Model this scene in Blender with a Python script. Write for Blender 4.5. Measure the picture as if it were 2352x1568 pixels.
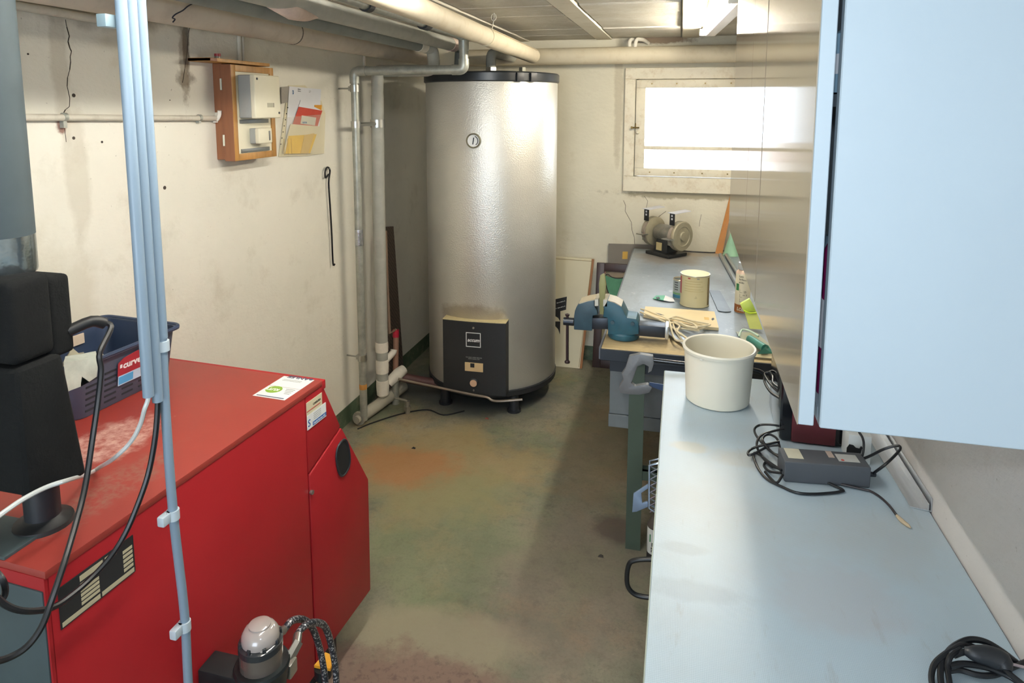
import bpy, bmesh, math, random
import numpy as np
from mathutils import Matrix, Vector
random.seed(7)
for o in list(bpy.data.objects): bpy.data.objects.remove(o)
SC = bpy.context.scene
COL = SC.collection
PI = math.pi

# ------------------------------------------------------------------ camera
CAM_H = 1.80
FPX, CX, CY = 1536.87, 1176.0, 437.56
def _rot(yaw, pitch, roll):
    cy, sy, cx, sx, cr, sr = math.cos(yaw), math.sin(yaw), math.cos(pitch), math.sin(pitch), math.cos(roll), math.sin(roll)
    fwd = np.array([sy*cx, cy*cx, -sx]); right = np.array([cy, -sy, 0.0]); down = np.cross(fwd, right)
    return np.array([[cr, -sr, 0], [sr, cr, 0], [0, 0, 1]]) @ np.array([right, down, fwd])
RC = _rot(-0.247274, 0.125096, 0.001084)
cam = bpy.data.cameras.new('camera'); cam_o = bpy.data.objects.new('camera', cam); COL.objects.link(cam_o)
cam.sensor_width = 36; cam.sensor_fit = 'HORIZONTAL'; cam.lens = FPX/2352*36
cam.shift_x = (1176-CX)/2352; cam.shift_y = -(784-CY)/2352
cam.clip_start = 0.02
_m = Matrix.Identity(4)
for i in range(3):
    _m[i][0] = RC[0][i]; _m[i][1] = -RC[1][i]; _m[i][2] = -RC[2][i]
_m[0][3], _m[1][3], _m[2][3] = 0, 0, CAM_H
cam_o.matrix_world = _m
SC.camera = cam_o

# ------------------------------------------------------------------ view, world, lights
SC.view_settings.view_transform = 'Standard'; SC.view_settings.look = 'None'
SC.view_settings.gamma = 1; SC.view_settings.use_curve_mapping = False
SC.view_settings.exposure = 0.75
SC.cycles.use_denoising = True
SC.cycles.max_bounces = 10; SC.cycles.diffuse_bounces = 6; SC.cycles.glossy_bounces = 5
SC.cycles.transmission_bounces = 8; SC.cycles.transparent_max_bounces = 8
SC.cycles.sample_clamp_indirect = 6; SC.cycles.caustics_reflective = False; SC.cycles.caustics_refractive = False
W = bpy.data.worlds.new('daylight'); SC.world = W; W.use_nodes = True
bg = W.node_tree.nodes['Background']
bg.inputs[0].default_value = (0.74, 0.86, 1.0, 1); bg.inputs[1].default_value = 5.0
def area(name, loc, rot, sx, sy, energy=0, color=(1, 1, 1), portal=False):
    l = bpy.data.lights.new(name, 'AREA'); l.shape = 'RECTANGLE'; l.size = sx; l.size_y = sy
    l.energy = energy; l.color = color; l.cycles.is_portal = portal
    o = bpy.data.objects.new(name, l); COL.objects.link(o); o.location = loc; o.rotation_euler = rot
    return o
area('window_daylight_portal', (0.08, 4.64, 1.66), (-PI/2, 0, 0), 0.68, 0.56, portal=True)
area('doorway_daylight_portal', (-0.6, -3.22, 1.15), (PI/2, 0, 0), 2.1, 2.1, portal=True)
ANR = 0.0
area('camera_flash', (0.0, 0.0, 1.877), (math.radians(80), 0, math.radians(14)), .06, .03, energy=4.2, color=(.80, .90, 1.0))
FILL_LAMP_S = 98.0  # emission of the added fill lamp, out of view
LAMP_S = 112.0     # emission of the fluorescent tube on the ceiling

# ------------------------------------------------------------------ helpers: points read off the calibrated photograph
def _ray(x, y): return RC.T @ np.array([(x-CX)/FPX, (y-CY)/FPX, 1.0])
def PZ(x, y, z): d = _ray(x, y); t = (z-CAM_H)/d[2]; return (d[0]*t, d[1]*t, z)
def PX(x, y, X): d = _ray(x, y); t = X/d[0]; return (X, d[1]*t, CAM_H+d[2]*t)
def PY(x, y, Y): d = _ray(x, y); t = Y/d[1]; return (d[0]*t, Y, CAM_H+d[2]*t)

def lin(c):
    if isinstance(c, str):
        c = c.lstrip('#'); c = [int(c[i:i+2], 16)/255 for i in (0, 2, 4)]
    return tuple((v/12.92 if v <= .04045 else ((v+.055)/1.055)**2.4) for v in c)

# ------------------------------------------------------------------ materials
class NT:
    def __init__(s, name):
        s.m = bpy.data.materials.new(name); s.m.use_nodes = True; s.t = s.m.node_tree
        s.p = s.t.nodes['Principled BSDF']; s.L = s.t.links.new
        s.tc = s.t.nodes.new('ShaderNodeTexCoord')
        s.co = s.tc.outputs['Object']
    def n(s, k, **kw):
        n = s.t.nodes.new(k)
        for a, b in kw.items(): setattr(n, a, b)
        return n
    def noise(s, scale, detail=4, rough=.55, stretch=None, off=None, out='Fac'):
        n = s.n('ShaderNodeTexNoise'); n.inputs['Scale'].default_value = scale; n.inputs['Detail'].default_value = detail; n.inputs['Roughness'].default_value = rough
        co = s.co
        if stretch or off:
            mp = s.n('ShaderNodeMapping'); s.L(co, mp.inputs[0])
            if stretch: mp.inputs['Scale'].default_value = stretch
            if off: mp.inputs['Location'].default_value = off
            co = mp.outputs[0]
        s.L(co, n.inputs['Vector']); return n.outputs[out]
    def ramp(s, f, a, b, clamp=True):
        n = s.n('ShaderNodeMapRange'); n.inputs[1].default_value = a; n.inputs[2].default_value = b; s.L(f, n.inputs[0]); n.clamp = clamp
        return n.outputs[0]
    def math(s, op, a, b):
        n = s.n('ShaderNodeMath', operation=op)
        for i, v in enumerate((a, b)):
            if isinstance(v, (int, float)): n.inputs[i].default_value = v
            else: s.L(v, n.inputs[i])
        return n.outputs[0]
    def mix(s, f, a, b):
        n = s.n('ShaderNodeMix', data_type='RGBA')
        for i, v in ((0, f), (6, a), (7, b)):
            if isinstance(v, (int, float)): n.inputs[i].default_value = v
            elif isinstance(v, tuple): n.inputs[i].default_value = (*v[:3], 1)
            else: s.L(v, n.inputs[i])
        return n.outputs[2]
    def blob(s, c, size, nscale=6, namt=.8):
        """1 inside an ellipsoid round c with a ragged edge (object coordinates)"""
        sub = s.n('ShaderNodeVectorMath', operation='SUBTRACT'); s.L(s.co, sub.inputs[0]); sub.inputs[1].default_value = c
        mul = s.n('ShaderNodeVectorMath', operation='MULTIPLY'); s.L(sub.outputs[0], mul.inputs[0]); mul.inputs[1].default_value = tuple(1/v for v in size)
        ln = s.n('ShaderNodeVectorMath', operation='LENGTH'); s.L(mul.outputs[0], ln.inputs[0])
        d = s.math('ADD', ln.outputs['Value'], s.math('MULTIPLY', s.math('SUBTRACT', s.noise(nscale, 6, .65), .5), namt*2))
        return s.ramp(d, 1.15, .7)
    def bump(s, h, strength, dist=.01, prev=None):
        b = s.n('ShaderNodeBump'); b.inputs['Strength'].default_value = strength; b.inputs['Distance'].default_value = dist
        s.L(h, b.inputs['Height'])
        if prev is not None: s.L(prev, b.inputs['Normal'])
        s.L(b.outputs[0], s.p.inputs['Normal']); return b.outputs[0]
    def col(s, v):
        if isinstance(v, tuple): s.p.inputs['Base Color'].default_value = (*v[:3], 1)
        else: s.L(v, s.p.inputs['Base Color'])
    def set(s, **k):
        for a, b in k.items():
            s.p.inputs[{'rough': 'Roughness', 'metal': 'Metallic', 'spec': 'Specular IOR Level', 'ior': 'IOR', 'trans': 'Transmission Weight', 'coat': 'Coat Weight', 'coatr': 'Coat Roughness', 'alpha': 'Alpha', 'sss': 'Subsurface Weight'}[a]].default_value = b

_MC = {}
def M(name, c, rough=.5, metal=0, var=.12, vs=9, bs=0, bump=0, dirt=None, **k):
    """simple procedural material: base colour with noise mottling, optional bump and dirt colour"""
    if name in _MC: return _MC[name]
    t = NT(name); c = lin(c)
    f = t.noise(vs, 5, .6)
    cc = t.mix(t.ramp(f, .3, .7), tuple(v*(1-var) for v in c), tuple(min(1, v*(1+var)) for v in c))
    if dirt:
        cc = t.mix(t.math('MULTIPLY', t.ramp(t.noise(vs*2.3, 6, .7, off=(3, 1, 2)), .5, .72), dirt[1]), cc, lin(dirt[0]))
    t.col(cc); t.set(rough=rough, metal=metal, **k)
    if bump: t.bump(t.noise(bs, 4, .6), bump, .004)
    _MC[name] = t.m; return t.m

# ------------------------------------------------------------------ geometry builder (world coordinates)
class G:
    def __init__(s): s.v = []; s.f = []
    def add(s, vs, fs):
        o = len(s.v); s.v += [tuple(map(float, v)) for v in vs]; s.f += [tuple(i+o for i in f) for f in fs]; return s
    def bm(s, bm):
        bm.verts.index_update(); s.add([v.co[:] for v in bm.verts], [[v.index for v in f.verts] for f in bm.faces]); bm.free(); return s
    def box(s, x0, y0, z0, x1, y1, z1, b=0, seg=2, mx=None):
        x0, x1 = sorted((x0, x1)); y0, y1 = sorted((y0, y1)); z0, z1 = sorted((z0, z1))
        vs = [(x0, y0, z0), (x1, y0, z0), (x1, y1, z0), (x0, y1, z0), (x0, y0, z1), (x1, y0, z1), (x1, y1, z1), (x0, y1, z1)]
        fs = [(0, 3, 2, 1), (4, 5, 6, 7), (0, 1, 5, 4), (1, 2, 6, 5), (2, 3, 7, 6), (3, 0, 4, 7)]
        return s.solid(vs, fs, b, seg, mx)
    def solid(s, vs, fs, b=0, seg=2, mx=None):
        if b or mx is not None:
            bm = bmesh.new(); bv = [bm.verts.new(v) for v in vs]
            for f in fs: bm.faces.new([bv[i] for i in f])
            bmesh.ops.recalc_face_normals(bm, faces=bm.faces[:])
            if b: bmesh.ops.bevel(bm, geom=bm.edges[:], offset=b, segments=seg, affect='EDGES', profile=.6)
            if mx is not None: bmesh.ops.transform(bm, matrix=mx, verts=bm.verts[:])
            return s.bm(bm)
        return s.add(vs, fs)
    def prism(s, poly, vec, b=0, seg=2):
        n = len(poly); p = [Vector(v) for v in poly]; q = [v+Vector(vec) for v in p]
        nm = Vector((0, 0, 0))
        for i in range(n): nm += p[i].cross(p[(i+1) % n])
        if nm.dot(Vector(vec)) > 0: bot, top = list(range(n))[::-1], list(range(n, 2*n))
        else: bot, top = list(range(n)), list(range(n, 2*n))[::-1]
        fs = [tuple(bot), tuple(top)]
        for i in range(n):
            j = (i+1) % n; fs.append((i, j, n+j, n+i) if nm.dot(Vector(vec)) > 0 else (j, i, n+i, n+j))
        return s.solid([v[:] for v in p]+[v[:] for v in q], fs, b, seg)
    def cyl(s, a, b, r, r2=None, n=20, cap=True):
        a, b = Vector(a), Vector(b); d = (b-a).normalized(); r2 = r if r2 is None else r2
        u = d.orthogonal().normalized(); w = d.cross(u)
        vs = []
        for c, rr in ((a, r), (b, r2)):
            for i in range(n):
                t = 2*PI*i/n; vs.append(c+(u*math.cos(t)+w*math.sin(t))*rr)
        fs = [(i, (i+1) % n, n+(i+1) % n, n+i) for i in range(n)]
        if cap: fs += [tuple(range(n))[::-1], tuple(range(n, 2*n))]
        return s.add(vs, fs)
    def lathe(s, prof, c=(0, 0, 0), n=32, mx=None):
        vs, fs = [], []; k = len(prof)
        for i in range(n):
            t = 2*PI*i/n
            for r, z in prof: vs.append((r*math.cos(t), r*math.sin(t), z))
        for i in range(n):
            j = (i+1) % n
            for a in range(k-1): fs.append((i*k+a, j*k+a, j*k+a+1, i*k+a+1))
        mm = Matrix.Translation(c) @ (mx or Matrix.Identity(4))
        # close ends lying off the axis
        ring_ = abs(prof[0][0]-prof[-1][0])+abs(prof[0][1]-prof[-1][1]) < 1e-7
        if prof[0][0] > 1e-5 and not ring_: fs.append(tuple(i*k for i in range(n))[::-1])
        if prof[-1][0] > 1e-5 and not ring_: fs.append(tuple(i*k+k-1 for i in range(n)))
        bm = bmesh.new(); bv = [bm.verts.new(mm @ Vector(v)) for v in vs]
        for f in fs:
            try: bm.faces.new([bv[i] for i in f])
            except ValueError: pass
        bmesh.ops.remove_doubles(bm, verts=bm.verts[:], dist=1e-6)
        return s.bm(bm)
    def tube(s, pts, r, n=10, smooth=0, closed=False, cap=True, rr=None):
        p = [Vector(q) for q in pts]
        if smooth: p, rr = crom(p, smooth, closed, rr)
        k = len(p); vs, fs = [], []
        tan = []
        for i in range(k):
            a = p[(i-1) % k] if (closed or i > 0) else p[i]; b = p[(i+1) % k] if (closed or i < k-1) else p[i]
            tan.append((b-a).normalized())
        u = tan[0].orthogonal().normalized()
        for i in range(k):
            u = (u-tan[i]*u.dot(tan[i])); u = u.normalized() if u.length > 1e-6 else tan[i].orthogonal().normalized()
            w = tan[i].cross(u); R = rr[i] if rr else r
            for j in range(n):
                t = 2*PI*j/n; vs.append(p[i]+(u*math.cos(t)+w*math.sin(t))*R)
        for i in range(k if closed else k-1):
            i2 = (i+1) % k
            for j in range(n): fs.append((i*n+j, i*n+(j+1) % n, i2*n+(j+1) % n, i2*n+j))
        if cap and not closed: fs += [tuple(range(n))[::-1], tuple(range((k-1)*n, k*n))]
        return s.add(vs, fs)
    def sheet(s, quad, t=.001, nrm=None):
        """thin slab on a quad (4 points), thickness t along the normal"""
        q = [Vector(v) for v in quad]; nv = Vector(nrm) if nrm else (q[1]-q[0]).cross(q[3]-q[0]).normalized()
        return s.prism(q, nv*t)
    def xf(s, m): s.v = [tuple(m @ Vector(v)) for v in s.v]; return s

def crom(p, k, closed=False, rr=None):
    n = len(p); out, ro = [], []
    for i in range(n if closed else n-1):
        a = p[(i-1) % n] if (closed or i > 0) else p[i]*2-p[i+1]
        b, c = p[i], p[(i+1) % n]
        d = p[(i+2) % n] if (closed or i+2 < n) else c*2-b
        for j in range(k):
            t = j/k
            out.append(.5*((2*b)+(c-a)*t+(2*a-5*b+4*c-d)*t*t+(3*b-a-3*c+d)*t**3))
            if rr: ro.append(rr[i]*(1-t)+rr[(i+1) % n]*t)
    if not closed:
        out.append(p[-1]); ro.append(rr[-1] if rr else 0)
    return out, (ro if rr else None)
def fillet(pts, rad, k=6):
    p = [Vector(v) for v in pts]; out = [p[0]]
    for i in range(1, len(p)-1):
        a, b, c = p[i-1], p[i], p[i+1]; d1, d2 = (a-b).normalized(), (c-b).normalized()
        ang = d1.angle(d2); L = min(rad/math.tan(ang/2), (a-b).length*.49, (c-b).length*.49)
        s, e = b+d1*L, b+d2*L
        for j in range(k+1):
            t = j/k; out.append(s*(1-t)**2+b*2*t*(1-t)+e*t*t)
    out.append(p[-1]); return out
def frame(o, x, y):
    x = Vector(x).normalized(); y = Vector(y); y = (y-x*y.dot(x)).normalized(); z = x.cross(y)
    m = Matrix.Identity(4)
    for i in range(3): m[i][0], m[i][1], m[i][2], m[i][3] = x[i], y[i], z[i], o[i]
    return m

WLOC = {}
def obj(name, g, m, parent=None, sm=35, loc=None):
    me = bpy.data.meshes.new(name)
    v = np.array(g.v)
    if parent is not None: base = Vector(WLOC[parent.name])
    elif loc is not None: base = Vector(loc)
    else: base = Vector(((v[:, 0].min()+v[:, 0].max())/2, (v[:, 1].min()+v[:, 1].max())/2, v[:, 2].min()))
    me.from_pydata((v-np.array(base)).tolist(), [], g.f); me.update()
    if sm:
        me.polygons.foreach_set('use_smooth', [True]*len(me.polygons)); me.set_sharp_from_angle(angle=math.radians(sm))
    for mm in (m if isinstance(m, (list, tuple)) else [m]): me.materials.append(mm)
    o = bpy.data.objects.new(name, me); COL.objects.link(o)
    if parent is not None: o.parent = parent; WLOC[o.name] = base
    else: o.location = base; WLOC[o.name] = base
    return o
def thing(name, label, cat, loc, group=None):
    o = bpy.data.objects.new(name, None); COL.objects.link(o); o.location = loc; o.empty_display_size = .05
    o['label'] = label; o['category'] = cat
    if group: o['group'] = group
    WLOC[o.name] = Vector(loc); return o
def tag(o, label, cat, group=None):
    o['label'] = label; o['category'] = cat
    if group: o['group'] = group
    return o
def struct(name, g, m, sm=0, loc=(0, 0, 0)):
    o = obj(name, g, m, None, sm, loc); o['kind'] = 'structure'; return o
def text(s, size, mx, m, parent, name='printed_text', bold=0, align='LEFT', shear=0, ext=.0002, sx=1):
    cu = bpy.data.curves.new('t', 'FONT'); cu.body = s; cu.size = size; cu.extrude = ext; cu.align_x = align; cu.offset = bold; cu.shear = shear; cu.resolution_u = 2
    to = bpy.data.objects.new('t', cu); COL.objects.link(to)
    dg = bpy.context.evaluated_depsgraph_get(); dg.update()
    me = bpy.data.meshes.new_from_object(to.evaluated_get(dg))
    g = G(); mm = mx @ Matrix.Scale(sx, 4, (1, 0, 0))
    g.add([mm @ v.co for v in me.vertices], [tuple(p.vertices) for p in me.polygons])
    bpy.data.objects.remove(to); bpy.data.curves.remove(cu); bpy.data.meshes.remove(me)
    return obj(name, g, m, parent, 0)

# ================================================================== MATERIALS OF THE ROOM
def wall_mat(name, base, dirty, bumpy=.5, stains_shade=()):
    t = NT(name)
    c = t.mix(t.ramp(t.noise(1.3, 6, .6), .35, .7), lin(base), tuple(v*.86 for v in lin(base)))
    c = t.mix(t.math('MULTIPLY', t.ramp(t.noise(3.7, 8, .7, off=(5, 2, 1)), .56, .78), .55), c, lin(dirty))
    c = t.mix(t.math('MULTIPLY', t.ramp(t.noise(60, 3, .6), .70, .76), .6), c, lin('6f675a'))
    for cen, size, colr, amt, ns in stains_shade:
        c = t.mix(t.math('MULTIPLY', t.blob(cen, size, ns), amt), c, lin(colr))
    t.col(c); t.set(rough=.82, spec=.25)
    b = t.bump(t.noise(7, 6, .6, stretch=(1, 1, 1.6)), bumpy, .012)
    t.bump(t.noise(70, 4, .6), bumpy*.35, .004, b)
    return t.m
XL, XR, YB, YR, ZC = -1.80, 0.57, 4.60, -3.20, 2.25
m_left = wall_mat('wall_left_paint', 'e6e2d4', 'b9b09c', .5, [
    ((XL, 2.165, 2.02), (.3, .018, .13), '4a4036', .85, 22), ((XL, 2.15, 1.90), (.3, .05, .03), '6a5a48', .6, 25), ((XL, 2.15, 1.96), (.3, .025, .16), '8a7c68', .6, 30),
    ((XL, 1.63, 1.95), (.3, .03, .22), 'a89f8c', .4, 9), ((XL, 1.66, 1.6), (.3, .04, .25), 'b8b09e', .4, 8), ((XL, 1.62, 1.745), (.3, .02, .025), '7b4a3c', .8, 30),
    ((XL, 1.80, 2.13), (.3, .45, .08), '8f8a7c', .6, 5), ((XL, 1.5, 1.0), (.3, .2, .5), 'c3baa6', .5, 4)])
m_back = wall_mat('wall_back_paint', 'e2dcc8', 'c2b698', .4, [((-.15, YB, 2.24), (.22, .3, .03), '6b4f38', .8, 14), ((.1, YB, 1.21), (.5, .3, .03), '8d8368', .7, 16), ((-.42, YB, 1.9), (.03, .3, .5), 'aaa08a', .5, 10)])  # last patch paints the shadow along the window frame's left side
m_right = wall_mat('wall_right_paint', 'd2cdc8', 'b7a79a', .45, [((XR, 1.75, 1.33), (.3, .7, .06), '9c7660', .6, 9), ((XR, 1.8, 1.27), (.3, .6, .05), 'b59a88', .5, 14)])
m_dado = M('dado_green_paint', '4d5d47', .6, var=.25, vs=6, dirt=('8d8a72', .7), bs=20, bump=.3)

def floor_mat():
    t = NT('worn_painted_concrete')
    a = t.mix(t.ramp(t.noise(2.2, 8, .62), .36, .66), lin('666a5a'), lin('8e8775'))
    a = t.mix(t.math('MULTIPLY', t.ramp(t.noise(3.1, 7, .6, off=(4, 2, 0)), .5, .7), .7), a, lin('6f7a5a'))
    a = t.mix(t.math('MULTIPLY', t.ramp(t.noise(2.6, 8, .7, off=(1, 7, 0)), .52, .72), .6), a, lin('997a58'))
    a = t.mix(t.math('MULTIPLY', t.ramp(t.noise(18, 8, .75, off=(2, 3, 0)), .50, .66), .6), a, lin('564f44'))
    a = t.mix(t.math('MULTIPLY', t.ramp(t.noise(40, 5, .7), .62, .75), .5), a, lin('a9a591'))
    a = t.mix(t.math('MULTIPLY', t.ramp(t.noise(85, 4, .7, off=(6, 3, 0)), .48, .7), .4), a, lin('4d4a3e'))
    for cen, size, colr, amt, ns in [((-1.15, 3.0, 0), (.55, .45, .3), 'a08a5e', .55, 4), ((-1.3, 2.95, 0), (.3, .2, .3), 'a8683a', .5, 6), ((-.9, 2.5, 0), (.4, .5, .3), '7d8664', .4, 5),
                                     ((-.75, 1.95, 0), (.33, .16, .3), '958c76', .8, 3), ((-.78, 1.72, 0), (.4, .17, .3), '7a6459', .9, 9), ((-.5, 1.6, 0), (.35, .12, .3), '8b7c68', .7, 12),
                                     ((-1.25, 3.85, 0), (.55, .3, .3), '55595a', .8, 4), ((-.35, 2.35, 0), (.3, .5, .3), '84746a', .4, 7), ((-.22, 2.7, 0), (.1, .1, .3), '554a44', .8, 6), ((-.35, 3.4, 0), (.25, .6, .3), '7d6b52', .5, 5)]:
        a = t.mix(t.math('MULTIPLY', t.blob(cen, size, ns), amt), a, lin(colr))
    pits = t.math('MULTIPLY', t.blob((-.72, 1.68, 0), (.5, .2, .3), 8), t.ramp(t.noise(45, 6, .7, off=(9, 1, 0)), .5, .62))
    a = t.mix(t.math('MULTIPLY', pits, .8), a, lin('5c4a42'))
    t.col(a); t.L(t.ramp(t.noise(5, 6, .6), .3, .7), t.n('ShaderNodeMath').inputs[0])
    r = t.n('ShaderNodeMapRange'); r.inputs[3].default_value = .42; r.inputs[4].default_value = .7; t.L(t.noise(6, 6, .6), r.inputs[0]); t.L(r.outputs[0], t.p.inputs['Roughness'])
    b = t.bump(t.noise(12, 8, .65), .35, .006); t.bump(t.noise(90, 4, .6), .25, .002, b)
    return t.m
m_floor = floor_mat()
def conc(name, c1, c2, rough_bump, lines=False):
    t = NT(name)
    c = t.mix(t.ramp(t.noise(4, 7, .65), .35, .65), lin(c1), lin(c2))
    c = t.mix(t.math('MULTIPLY', t.ramp(t.noise(38, 6, .75, stretch=(.5, 1.6, 1)), .54, .7), .35), c, lin('a09478'))
    c = t.mix(t.math('MULTIPLY', t.ramp(t.noise(9, 7, .7, stretch=(.35, 3.2, 1), off=(2, 2, 0)), .58, .72), .3), c, lin('998d70'))
    if lines:
        w = t.n('ShaderNodeTexWave', wave_type='BANDS', bands_direction='Y'); w.inputs['Scale'].default_value = 2.6; w.inputs['Distortion'].default_value = 1.2; w.inputs['Detail'].default_value = 3; w.inputs['Detail Scale'].default_value = 3; t.L(t.co, w.inputs['Vector'])
        c = t.mix(t.math('MULTIPLY', t.ramp(w.outputs['Fac'], .12, 0), .5), c, lin('7d7462'))
    t.col(c); t.set(rough=.9, spec=.2)
    b = t.bump(t.noise(55, 6, .75, stretch=(.6, 1.4, 1)), rough_bump, .012); t.bump(t.noise(8, 5, .6), .3, .012, b)
    return t.m
m_block = conc('rough_ceiling_block', 'ece8dc', 'dad3c2', .9, False)
m_beam = conc('smooth_ceiling_beam', 'e4dfd0', 'dad3c0', .2)

# ================================================================== ROOM SHELL
struct('floor', G().box(XL-.2, YR-.2, -.12, XR+.2, YB+.2, 0), m_floor)
wl = struct('wall_left', G().box(XL-.2, YR-.2, 0, XL, YB+.2, ZC+.2), m_left)
obj('dado', G().box(XL, YR, 0, XL+.003, YB, .105), m_dado, wl, 0)
WX0, WX1, WZ0, WZ1 = -.300, .470, 1.320, 1.985
gb = G().box(XL, YB, 0, XR, YB+.2, WZ0).box(XL, YB, WZ1, XR, YB+.2, ZC+.2).box(XL, YB, WZ0, WX0, YB+.2, WZ1).box(WX1, YB, WZ0, XR, YB+.2, WZ1)
wb = struct('wall_back', gb, m_back)
obj('dado', G().box(XL+.003, YB-.003, 0, XR, YB, .105), m_dado, wb, 0)
struct('wall_right', G().box(XR, YR-.2, 0, XR+.2, YB+.2, ZC+.2), m_right)
struct('wall_rear', G().box(XL, YR-.2, 0, -1.65, YR, ZC+.2).box(.45, YR-.2, 0, XR, YR, ZC+.2).box(-1.65, YR-.2, 2.2, .45, YR, ZC+.2).box(-1.65, YR-.2, 0, .45, YR, .1), m_back)
ce = struct('ceiling', G().box(XL-.2, YR-.2, ZC+.03, XR+.2, YB+.2, ZC+.2), m_beam)
# beams with infill blocks between them
bx = [-1.70, -1.14, -.575, -.015, .555]; edges = []
for i, x in enumerate(bx):
    x1 = min(x+.105, XR)
    obj('ceiling_beam', G().box(x, YR, ZC-.006, x1, YB, ZC+.03, .004, 1), m_beam, ce, 0)
    edges.append((x, x1))
gaps = [(XL, -1.70)]+[(edges[i][1], edges[i+1][0]) for i in range(4)]
protos = {}
for gi, (a, b) in enumerate(gaps):
    y = .26; k = 0
    while y < YB-.01:
        y1 = min(y+.31, YB); dz = random.uniform(-.003, .005)
        obj('ceiling_block', G().box(a+.004, y+.003, ZC+dz, b-.004, y1-.003, ZC+.03, .006, 1), m_block, ce, 0); y = y1
# cracks, drill holes on the left wall
m_crack = M('crack_dark', '3c342c', .9, var=.1)  # dark brown tone of the wall cracks and drill holes
def crack(pts, w=.0016, wall=wl, X=XL):
    g = G(); P = [PX(x, y, X) for x, y in pts]; V = []
    for p in P: V.append(Vector((X, p[1], p[2])))
    for a, b in zip(V, V[1:]):
        d = (b-a).normalized(); nn = Vector((1, 0, 0)).cross(d)*w*random.uniform(.5, 1.2)
        g.add([a-nn, a+nn, b+nn, b-nn, *(q+Vector((.0007, 0, 0)) for q in (a-nn, a+nn, b+nn, b-nn))], [(4, 5, 6, 7), (0, 4, 7, 3), (1, 2, 6, 5)])
    obj('crack', g, m_crack, wall, 0)
crack([(150, 45), (153, 62), (159, 83), (156, 95), (160, 110), (164, 118), (161, 130), (162, 142), (160, 160), (155, 178), (154, 198), (160, 225), (159, 245), (150, 252), (146, 259)])
crack([(147, 285), (150, 310), (152, 326)], .001)
crack([(440, 40), (437, 55), (433, 75), (431, 100), (428, 130), (424, 160), (419, 190)], .0012)
for x, y, r in ((169, 219, .006), (169, 317, .005), (234, 326, .004), (378, 431, .007), (64, 124, .003), (320, 90, .0025), (390, 230, .002), (560, 150, .002)):
    p = PX(x, y, XL); obj('drill_hole', G().cyl((XL-.0005, p[1], p[2]), (XL+.0012, p[1], p[2]), r, n=9), m_crack, wl, 0)
def crackb(pts, w=.0013):
    g = G(); V = [Vector(PY(x, y, YB)) for x, y in pts]
    for a, b in zip(V, V[1:]):
        d = (b-a).normalized(); nn = Vector((0, -1, 0)).cross(d)*w
        g.add([a-nn, a+nn, b+nn, b-nn, *(q+Vector((0, -.0007, 0)) for q in (a-nn, a+nn, b+nn, b-nn))], [(7, 6, 5, 4), (0, 4, 7, 3), (1, 2, 6, 5)])
    obj('crack', g, m_crack, wb, 0)
crackb([(1432, 460), (1437, 472), (1436, 485), (1450, 510), (1452, 530), (1457, 545), (1458, 566)])
crackb([(1530, 485), (1520, 492), (1510, 500), (1495, 507)]); crackb([(1611, 492), (1608, 505), (1606, 520)], .001)
crackb([(1480, 450), (1488, 462), (1484, 478)], .001)

# ------------------------------------------------------------------ window
m_frame = M('cream_window_paint', 'ddd5bf', .45, var=.06, dirt=('b49a72', .5), bs=30, bump=.1)
m_glass = NT('window_glass'); m_glass.set(rough=0.0, trans=1.0, ior=1.01, spec=.3); m_glass.col((1, 1, 1)); m_glass = m_glass.m
win = struct('window_1', G().box(-.376, YB-.022, 1.228, .545, YB, 1.331, .003).box(-.376, YB-.022, 1.981, .545, YB, 2.054, .003).box(-.376, YB-.022, 1.331, -.306, YB, 1.981, .003).box(.470, YB-.022, 1.331, .545, YB, 1.981, .003)
             .box(WX0, YB, WZ0, WX0+.012, YB+.1, WZ1).box(WX1-.012, YB, WZ0, WX1, YB+.1, WZ1).box(WX0, YB, WZ1-.012, WX1, YB+.1, WZ1).box(WX0, YB, WZ0, WX1, YB+.1, WZ0+.012), m_frame, 0)
sash = obj('sash', G().box(-.300, YB-.03, 1.337, .464, YB+.02, 1.388, .003).box(-.300, YB-.03, 1.923, .464, YB+.02, 1.975, .003).box(-.300, YB-.03, 1.388, -.240, YB+.02, 1.923, .003).box(.404, YB-.03, 1.388, .464, YB+.02, 1.923, .003), m_frame, win, 30)
obj('glazing_bar', G().box(-.240, YB-.02, 1.515, .404, YB+.015, 1.537, .003), m_frame, sash, 30)
obj('pane', G().box(-.240, YB-.002, 1.537, .404, YB+.002, 1.923), m_glass, sash, 0)
obj('pane', G().box(-.240, YB-.002, 1.388, .404, YB+.002, 1.515), m_glass, sash, 0)
m_brass = M('worn_brass', '7d6a42', .4, .9)
p = PY(1458, 293, YB-.03)
obj('window_latch', G().cyl((p[0]-.02, YB-.035, p[2]), (p[0]+.03, YB-.04, p[2]), .005).cyl((p[0]+.006, YB-.045, p[2]-.008), (p[0]+.006, YB-.045, p[2]+.03), .003).box(p[0]-.026, YB-.045, p[2]-.008, p[0]-.014, YB-.022, p[2]+.008, .002), m_brass, win)
obj('window_knob', G().lathe([(.012, 0), (.013, .004), (.007, .012), (.0, .013)], (-.285, YB-.03, 1.628), 14, Matrix.Rotation(PI/2, 4, 'X')), m_frame, win)
for x in (-.20, -.04, .14, .3):
    for z in (1.362, 1.95): obj('screw_head', G().cyl((x, YB-.0315, z), (x, YB-.029, z), .005, n=10), m_brass, win)
# ground outside the window and doorway
struct('ground_outside', G().box(-4, YB+.21, 1.18, 4, YB+6, 1.28), M('outside_gravel', 'cdbdb0', .9, var=.3, vs=14))
m_brick = M('garden_wall_render', 'e0d0c8', .9, var=.2)
gw = struct('garden_wall', G().box(-4, YB+2.2, 1.28, 4, YB+2.35, 1.40), m_brick)

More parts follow.
